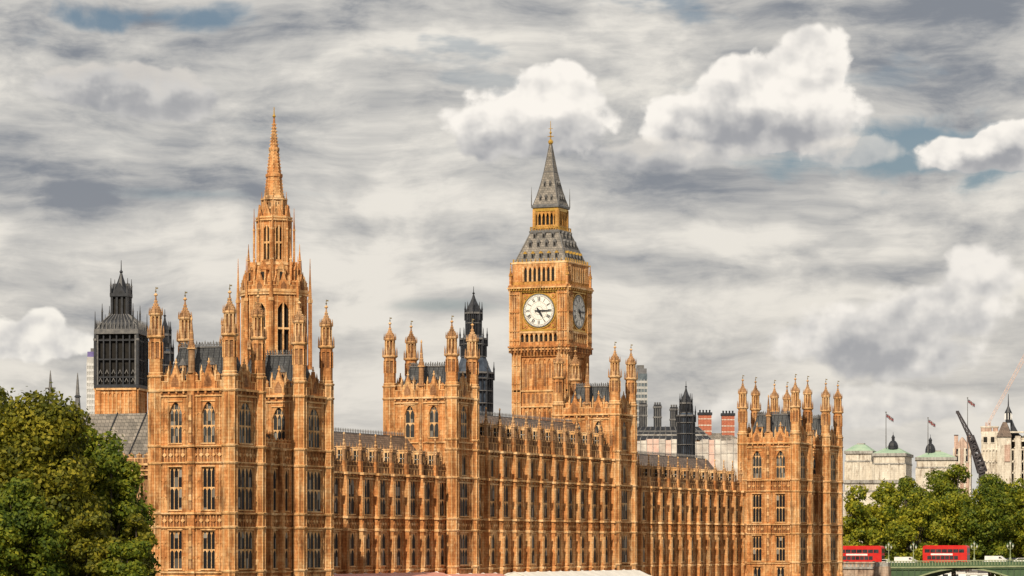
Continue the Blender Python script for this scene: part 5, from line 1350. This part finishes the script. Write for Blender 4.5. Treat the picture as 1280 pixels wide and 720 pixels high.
def lamp(u, label):
    x = xat(u); z = deck(x); R = root('street_lamp', (x, BY - 0.1, z + 0.9), label, 'street lamp', 'triple lanterns along the bridge parapet')
    m = MB(GREEN_L, GREEN); m.lathe([(0.32, 0.9), (0.26, 1.4), (0.12, 1.7), (0.09, 4.0), (0.14, 4.1), (0.05, 4.9)], 8)
    for sgn in (-1, 1): m.bar((0, 0, 3.4), (sgn * 0.55, 0, 3.6), 0.05); m.bar((sgn * 0.55, 0, 3.6), (sgn * 0.6, 0, 3.9), 0.05)
    o = bpy.data.objects.new('post', m.mesh('post')); COL.objects.link(o); o.parent = R; o.location = (0, 0, -0.9)
    for px_, pz in ((-0.6, 3.9), (0, 4.5), (0.6, 3.9)):
        m = MB(plain('lantern_glass', (0.55, 0.56, 0.48), (0.7, 0.7, 0.62), 2, 0.2) if 'lantern_glass' not in MATS else MATS['lantern_glass'], GREEN); m.lathe([(0.12, 0), (0.24, 0.5)], 8, m=0); m.lathe([(0.27, 0.5), (0.12, 0.72), (0.03, 0.95)], 8, m=1)
        o = bpy.data.objects.new('lantern', m.mesh('lantern')); COL.objects.link(o); o.parent = R; o.location = (px_, 0, pz - 0.9)
lamp(1111, 'pale green triple lamp on the bridge between the left bus and the white van')
lamp(1142, 'pale green triple lamp on the bridge just left of the right bus')
lamp(1218, 'pale green triple lamp on the bridge right of the right bus')
lamp(1263, 'pale green triple lamp nearest the right edge of the bridge')

# vehicles
RED = plain('bus_red', (0.50, 0.020, 0.018), (0.60, 0.035, 0.03), 0.5, 0.3); BGL = plain('bus_glass', (0.02, 0.022, 0.025), (0.07, 0.07, 0.075), 0.8, 0.1); RUB = plain('rubber', (0.015,) * 3, (0.03,) * 3, 2, 0.8); RIM = plain('grey_rim', (0.25,) * 3, (0.4,) * 3, 2, 0.4)
def rounded(m, L, W, z0, z1, r, mm):
    """bus-shaped body: side outline with rounded corners, pushed across the width"""
    pts = []
    for cx, cz, a0 in ((L / 2 - r, z1 - r, 0), (-L / 2 + r, z1 - r, 90), (-L / 2 + r * .5, z0 + r * .5, 180), (L / 2 - r * .5, z0 + r * .5, 270)):
        rr = r if a0 in (0, 90) else r * .5
        for k in range(5): a = radians(a0 + 22.5 * k); pts.append((cx + rr * cos(a), cz + rr * sin(a)))
    m.extr(pts[::-1], -W / 2, W / 2, mm)
def wheel(R, x, y, r=0.48, w=0.28):
    m = MB(RUB, RIM); n = 16
    pts = [(r * cos(2 * pi * i / n), r * sin(2 * pi * i / n)) for i in range(n)]; m.extr(pts, -w / 2, w / 2, 0); m.extr([(a * .55, b * .55) for a, b in pts], -w / 2 - 0.02, w / 2 + 0.02, 1)
    me = bpy.data.meshes.get('wheel%d' % (r * 100)) or m.mesh('wheel%d' % (r * 100))
    o = bpy.data.objects.new('wheel', me); COL.objects.link(o); o.parent = R; o.location = (x, y, r)
def child(name, m, R):
    o = bpy.data.objects.new(name, m.mesh(name)); COL.objects.link(o); o.parent = R; return o
def bus(u, yoff, label, flip=1):
    x = xat(u); R = root('double_decker_bus', (x, BY + yoff, deck(x) + 0.01), label, 'bus', 'red double-decker buses crossing the bridge')
    if flip < 0: R.rotation_euler = (0, 0, pi)
    m = MB(RED, IRON_GREY); rounded(m, 10.2, 2.5, 0.32, 4.42, 0.42, 0); m.extr([(-4.9, 4.3), (4.9, 4.3), (4.6, 4.5), (-4.6, 4.5)], -1.1, 1.1, 0); child('body', m, R)
    for (x0, x1, z0, z1) in ((-4.7, 4.5, 2.85, 3.65), (-4.1, 3.1, 1.3, 2.15)):
        n = 7
        for sgn in (-1, 1):
            for k in range(n):
                a = x0 + (x1 - x0) * k / n + 0.06; b_ = x0 + (x1 - x0) * (k + 1) / n - 0.06
                m = MB(BGL); y = sgn * 1.255; m.box(a, b_, min(y, y - sgn * .03), max(y, y - sgn * .03), z0, z1); child('window', m, R)
    m = MB(BGL, RED); m.box(5.08, 5.12, -1.1, 1.1, 2.9, 3.8, 0); m.box(5.08, 5.12, -1.1, 1.1, 1.2, 2.3, 0); child('windscreen', m, R)
    m = MB(WHITE, RIM)
    m.box(-3.2, 1.8, -1.275, -1.262, 2.3, 2.68, 0); child('advert_panel', m, R)
    for y in (-0.8, 0.8): m = MB(WHITE); m.box(5.09, 5.15, y - .18, y + .18, 0.7, 0.9); child('headlight', m, R)
    for xw in (-2.9, 3.3):
        for y in (-1.12, 1.12): wheel(R, xw, y)
    m = MB(RUB); 
    for xw in (-2.9, 3.3):
        m.extr([(xw + 0.62 * cos(pi * k / 8), 0.45 + 0.62 * sin(pi * k / 8)) for k in range(9)], -1.258, 1.258, 0)
    child('wheel_arch', m, R)
bus(1071.5, 3.2, 'red double-decker bus half hidden by the end pavilion of the palace', 1)
bus(1178, 3.2, 'red double-decker bus in full view on the bridge between two lamps', 1)
def car(u, yoff, label, kind='car', col=WHITE, name='parked_car', L=4.3, H=1.45):
    x = xat(u); R = root(name, (x, BY + yoff, deck(x) + 0.01), label, 'van' if kind == 'van' else 'car', 'cars and vans on the bridge')
    m = MB(col)
    if kind == 'van': m.extr([(-L / 2, 0.35), (L / 2, 0.35), (L / 2 + .02, 1.1), (L / 2 - .5, 1.3), (L / 2 - 1.2, 1.85), (L / 2 - 1.5, 1.98), (-L / 2 + .1, 1.98), (-L / 2, 1.85)], -0.95, 0.95)
    else: m.extr([(-L / 2, 0.3), (L / 2, 0.3), (L / 2, 0.75), (L / 2 - .9, 0.95), (L / 2 - 1.6, H), (-L / 2 + .9, H), (-L / 2 + .2, 1.0), (-L / 2, 0.9)], -0.85, 0.85)
    child('body', m, R); m = MB(BGL)
    if kind == 'van': m.extr([(L / 2 - 1.6, 1.4), (L / 2 - .75, 1.4), (L / 2 - 1.25, 1.8), (L / 2 - 1.6, 1.8)], -0.97, 0.97)
    else: m.extr([(-L / 2 + .6, 0.98), (L / 2 - 1.1, 0.98), (L / 2 - 1.65, H - .08), (-L / 2 + 1.0, H - .08)], -0.87, 0.87)
    child('window', m, R)
    for xw in (-L / 2 + .8, L / 2 - .8):
        for y in (-.8, .8): wheel(R, xw, y, 0.32, 0.2)
SILV = plain('silver_paint', (0.35,) * 3, (0.45,) * 3, 1, 0.3, 0.4); DKB = plain('dark_blue_paint', (0.02, 0.025, 0.05), (0.03, 0.04, 0.08), 1, 0.3)
car(1128, 3.0, 'white van on the bridge between the two left lamps', 'van', name='van', L=5.0)
car(1101, 3.1, 'small white car right behind the left bus', name='car')
car(1241, 3.0, 'white van on the bridge right of the third lamp', 'van', name='van', L=4.8)
car(1276, 3.0, 'white car at the right edge of the bridge', name='car')
car(1226, 10.2, 'silver car on the far lane right of the right bus', col=SILV, name='car')
car(1252, 10.2, 'dark blue car on the far lane between the two right lamps', col=DKB, name='car')

# river boats seen through the arch
BW = plain('boat_blue', (0.03, 0.045, 0.09), (0.05, 0.07, 0.13), 1, 0.4)
def boat(u, d, label, L=22, zt=6.6):
    x, y = at(u, d); R = root('river_boat', (x, y, 0.0), label, 'boat', 'moored river boats beyond the arch'); R.rotation_euler = (0, 0, TH)
    m = MB(BW, WHITE); pts = [(-L / 2, 1.9), (-L / 2 + .6, 0.2), (-L / 2 + 1.5, -0.6), (L / 2 - 3, -0.6), (L / 2 - 1, 0.4), (L / 2 + .6, 2.3), (L / 2 - 3, 1.9)]; m.extr(pts, -2.4, 2.4, 0); m.box(-L / 2 + .2, L / 2 - 2.5, -2.42, 2.42, 1.85, 2.05, 1); child('hull', m, R)
    m = MB(WHITE, BGL); m.box(-L / 2 + 1.2, L / 2 - 5, -2.1, 2.1, 2.0, 4.1, 0); m.box(-L / 2 + .8, L / 2 - 6, -2.3, 2.3, 4.1, 4.3, 0); m.box(-L / 2 + 3, L / 2 - 9, -1.6, 1.6, 4.3, zt, 0); m.box(-L / 2 + 2.6, L / 2 - 8.6, -1.8, 1.8, zt, zt + .18, 0); child('cabin', m, R)
    for k in range(9):
        a = -L / 2 + 1.8 + k * (L - 8) / 9
        m = MB(BGL); m.box(a, a + 1.2, -2.14, -2.08, 2.9, 3.8); child('window', m, R)
    for k in range(4): a = -L / 2 + 3.4 + k * (L - 13) / 4; m = MB(BGL); m.box(a, a + 1.4, -1.66, -1.58, 5.0, zt - .4); child('window', m, R)
boat(1192, 840, 'white and blue river boat left of the middle of the arch', 24, 6.9); boat(1250, 860, 'white and blue river boat right of the middle of the arch', 26, 6.4)

# ================================================================ terrace and its marquees
PAVE = plain('terrace_paving', (0.24, 0.22, 0.19), (0.34, 0.31, 0.27), 0.6, 0.9)
m = MB(PAVE); m.box(XC - 0.3, XP, 406.0, 619.2, 2.0, 5.5); structure(build(m, 'terrace'))
R = root('embankment_wall', (XP, 512, 0), 'stone river wall with a low parapet along the palace terrace', 'wall')
m = MB(STONE_WORN, STONE_TRIM, STONE_DARK); m.box(XP, XP + 1.4, 370, 690, -2, 5.3, 0); m.box(XP + 0.1, XP + 0.9, 406.5, 618.8, 5.3, 6.3, 0); m.box(XP - 0.05, XP + 1.05, 406.5, 618.8, 6.3, 6.5, 1)
for y in np.arange(374, 690, 5.4): m.box(XP + 1.4, XP + 1.9, y, y + 0.9, -2, 5.2, 0)
local('wall', m, R).location = (-XP, -512, 0)
m = MB(PAVE); m.box(-9000, -213, 640, 1500, 5.45, 5.49); structure(build(m, 'pavement'))
CLW = plain('marquee_canvas', (0.62, 0.60, 0.56), (0.74, 0.72, 0.68), 0.5, 0.8); CLR = plain('marquee_red_canvas', (0.50, 0.21, 0.16), (0.62, 0.30, 0.24), 0.5, 0.8); CLS = plain('marquee_wall_cloth', (0.5, 0.48, 0.45), (0.62, 0.6, 0.57), 0.6, 0.8)
def marquee(ya, yb, zt, cloth, label):
    R = root('marquee', ((XC + XP) / 2, ya, 5.5), label, 'marquee', 'marquees on the terrace'); x0, x1 = XC + 2.2, XP - 1.2; xm = (x0 + x1) / 2; n = max(1, int((yb - ya) / 5)); st = (yb - ya) / n
    m = MB(cloth, CLW)
    L_ = yb - ya; pr = [(x0 - .3, zt - 1.5), (x0 - .3, zt - 1.9), (x1 + .3, zt - 1.9), (x1 + .3, zt - 1.5), (x1 - 1.5, zt - 0.75), (xm + 1.2, zt - .1), (xm, zt), (xm - 1.2, zt - .1), (x0 + 1.5, zt - .75)]
    m.extr(pr[::-1], ya, yb, 0)
    for k in range(n + 1): y = ya + st * k; m.bar((x0 - .3, y, zt - 1.45), (xm, y, zt + .05), 0.07, 1, 4); m.bar((x1 + .3, y, zt - 1.45), (xm, y, zt + .05), 0.07, 1, 4)
    local('canopy', m, R, base=R).location = (-(XC + XP) / 2, -ya, -5.5)
    m = MB(CLS, DARK); m.box(x0, x1, ya + .2, yb - .2, 5.5, zt - 1.7, 0)
    for k in range(n): y = ya + st * (k + .5); m.box(x1, x1 + .04, y - 1.4, y + 1.4, 5.8, zt - 2.3, 1)
    local('side_walls', m, R, base=R).location = (-(XC + XP) / 2, -ya, -5.5)
marquee(409, 455, 9.85, CLR, 'long marquee with a faded red roof on the terrace below the south range')
marquee(458, 478, 9.5, CLR, 'lower red-roofed marquee on the terrace beside the first central tower')
marquee(486, 541, 9.6, CLW, 'long marquee with a white roof on the terrace below the central range')

# ================================================================ trees
def leafmat(name, c0, c1, c2):
    def f(nt, b):
        L = nt.links.new; geo = _n(nt, 'ShaderNodeNewGeometry')
        n1 = _n(nt, 'ShaderNodeTexNoise', Scale=0.22, Detail=3.0); L(geo.outputs['Position'], n1.inputs['Vector'])
        ad = _n(nt, 'ShaderNodeMath', operation='MULTIPLY_ADD'); L(geo.outputs['Random Per Island'], ad.inputs[0]); ad.inputs[1].default_value = 0.45
        sb = _n(nt, 'ShaderNodeMath', operation='SUBTRACT'); L(n1.outputs[0], sb.inputs[0]); sb.inputs[1].default_value = 0.22; L(sb.outputs[0], ad.inputs[2])
        c = ramp(nt, ad.outputs[0], [(0.2, c0), (0.5, c1), (0.85, c2)]); L(c, b.inputs['Base Color']); b.inputs['Roughness'].default_value = 0.6; b.inputs['Specular IOR Level'].default_value = 0.25
        tr = _n(nt, 'ShaderNodeBsdfTranslucent'); L(c, tr.inputs[0]); ms = _n(nt, 'ShaderNodeMixShader'); ms.inputs[0].default_value = 0.36
        out = [n for n in nt.nodes if n.type == 'OUTPUT_MATERIAL'][0]; L(b.outputs[0], ms.inputs[1]); L(tr.outputs[0], ms.inputs[2]); L(ms.outputs[0], out.inputs[0])
    return mat(name, f)
BARK = plain('bark', (0.05, 0.04, 0.03), (0.11, 0.09, 0.07), 1.2, 0.95)
LEAF_A = leafmat('plane_tree_leaves', (0.036, 0.048, 0.006), (0.14, 0.145, 0.012), (0.36, 0.30, 0.024))
LEAF_B = leafmat('yellowing_leaves', (0.05, 0.085, 0.009), (0.20, 0.225, 0.016), (0.48, 0.42, 0.03))
LEAF_C = leafmat('deep_green_leaves', (0.034, 0.065, 0.008), (0.125, 0.165, 0.014), (0.32, 0.31, 0.024))
rng = np.random.default_rng(5)
def tree(x, y, zt, rx, label, leaf, group, z0=GZ, crown_low=0.28, nclump=46, per=420, size=0.42, seed=0, squash=1.0):
    rng = np.random.default_rng(seed); R = root('plane_tree', (x, y, z0), label, 'tree', group); H = zt - z0
    zc0 = z0 + H * crown_low; cz = (zc0 + zt) / 2; rz = (zt - zc0) / 2
    # clumps spread through the crown
    cs = []
    while len(cs) < nclump:
        p = rng.uniform(-1, 1, 3)
        if np.linalg.norm(p) < 1 and np.linalg.norm(p) > 0.35 or (rng.random() < 0.08 and np.linalg.norm(p) < 1):
            s_ = 1.0 - 0.28 * max(0, p[2]); cs.append((p[0] * rx * 0.86 * s_, p[1] * rx * 0.86 * s_, p[2] * rz * 0.9, rng.uniform(0.17, 0.36) * rx * squash))
    cs = np.array(cs)
    V_, F_ = [], []
    tot = 0
    P = []; Nn = []
    for c in cs:
        k = int(per * (c[3] / (0.27 * rx)) ** 2)
        d = rng.normal(size=(k, 3)); d /= np.linalg.norm(d, axis=1)[:, None]
        r = c[3] * (0.55 + 0.5 * rng.random(k) ** 0.5) * (1 + 0.25 * np.sin(d[:, 0] * 5 + c[0]) * np.cos(d[:, 2] * 4 + c[1]))
        far = rng.random(k) < 0.14; r = np.where(far, r * rng.uniform(1.05, 1.45, k), r)
        q_ = d * r[:, None] * np.array((1.1, 1.1, 0.82)) + c[:3]
        P.append(q_); Nn.append(d)
    P = np.concatenate(P); Nn = np.concatenate(Nn); k = len(P)
    nn = Nn + rng.normal(size=(k, 3)) * 0.55; nn /= np.linalg.norm(nn, axis=1)[:, None]
    t = np.cross(nn, rng.normal(size=(k, 3))); t /= np.linalg.norm(t, axis=1)[:, None]; b_ = np.cross(nn, t)
    sz = size * rng.uniform(0.55, 1.25, k)[:, None]
    o4 = [P + t * sz, P + b_ * sz * 0.6, P - t * sz, P - b_ * sz * 0.6]
    co = np.stack(o4, 1).reshape(-1, 3); co[:, 2] += cz - z0
    me = bpy.data.meshes.new('crown'); me.vertices.add(k * 4); me.vertices.foreach_set('co', co.astype(np.float32).ravel())
    me.loops.add(k * 4); me.loops.foreach_set('vertex_index', np.arange(k * 4, dtype=np.int32)); me.polygons.add(k)
    me.polygons.foreach_set('loop_start', np.arange(0, k * 4, 4, dtype=np.int32)); me.materials.append(leaf); me.update(calc_edges=True); me.validate()
    o = bpy.data.objects.new('crown', me); COL.objects.link(o); o.parent = R
    m = MB(BARK); hr = H * 0.018 + 0.12; top = (cz - z0)
    segs = [(hr * 1.5, 0), (hr * 1.1, 0.8), (hr, H * 0.2), (hr * 0.8, top)]
    m.lathe(segs, 9)
    for c in cs[rng.permutation(len(cs))[:16]]:
        s0 = (0, 0, H * rng.uniform(0.18, 0.45)); mid = (c[0] * 0.5, c[1] * 0.5, s0[2] + (c[2] + top - s0[2]) * 0.55)
        m.bar(s0, mid, hr * 0.38, 0, 6); m.bar(mid, (c[0], c[1], c[2] + top), hr * 0.2, 0, 5)
    child('trunk', m, R); return R
def T(u, d, vt, rpx, lab, leaf, grp, **k):
    x, y = at(u, d); return tree(x, y, zv(vt, d) + 0.06 * px2m(682 - vt, d), px2m(rpx, d) * 1.08, lab, leaf, grp, **k)
G1 = 'plane trees in the riverside garden'
T(-15, 350, 478, 72, 'big tree at the left edge, its crown cut by the frame', LEAF_A, G1, seed=1, nclump=70, per=520, size=0.30, crown_low=0.0)
T(50, 340, 480, 78, 'tallest dark green tree left of the palace, second from the left edge', LEAF_A, G1, seed=2, nclump=80, per=520, size=0.30, crown_low=0.0)
T(100, 356, 508, 60, 'middle-height tree in front of the ventilation tower', LEAF_C, G1, seed=3, nclump=60, per=480, size=0.28, crown_low=0.0)
T(140, 350, 560, 46, 'lower rounded tree against the near pavilion', LEAF_C, G1, seed=4, nclump=46, per=460, size=0.26, crown_low=0.0)
T(172, 345, 628, 30, 'small leafy tree at the foot of the near pavilion', LEAF_A, G1, seed=14, nclump=24, per=330, size=0.24, crown_low=0.0)
T(16, 320, 600, 60, 'lower foreground tree in the bottom left corner', LEAF_C, G1, seed=15, nclump=60, per=460, size=0.28, crown_low=0.0)
T(110, 325, 634, 44, 'low bushy tree at the bottom between the two middle trees', LEAF_A, G1, seed=16, nclump=50, per=420, size=0.26, crown_low=-0.1)
T(158, 322, 664, 34, 'low bushy tree at the bottom nearest the pavilion foot', LEAF_C, G1, seed=17, nclump=40, per=380, size=0.24, crown_low=-0.1)
G2 = 'trees along the embankment beyond the bridge'
rows = [(1070, 760, 613, 30, LEAF_B, 'yellow-green tree directly beside the end pavilion, behind the left bus'),
        (1108, 800, 604, 32, LEAF_B, 'yellow-green tree behind the first bridge lamp'),
        (1146, 770, 618, 34, LEAF_B, 'yellowing tree in front between the van and the right bus'),
        (1192, 780, 612, 36, LEAF_B, 'yellow-topped tree right behind the right bus'),
        (1238, 770, 606, 36, LEAF_C, 'dark green tree behind the third bridge lamp'),
        (1282, 780, 602, 36, LEAF_B, 'yellow-green tree at the right edge of the picture'),
        (1128, 880, 590, 31, LEAF_C, 'small dark tree of the back row under the first flag'),
        (1160, 870, 584, 31, LEAF_C, 'deep green tree of the back row under the second flag'),
        (1190, 860, 577, 34, LEAF_C, 'tallest tree of the back row, left of the black crane'),
        (1238, 880, 585, 34, LEAF_C, 'deep green tree of the back row under the white mansion'),
        (1272, 890, 596, 32, LEAF_C, 'dark tree of the back row at the right edge')]
for i, (u, d, v, r, lf, lab) in enumerate(rows):
    T(u, d, v, r, lab, lf, G2, seed=30 + i, nclump=46, per=300, size=0.42, crown_low=0.02)
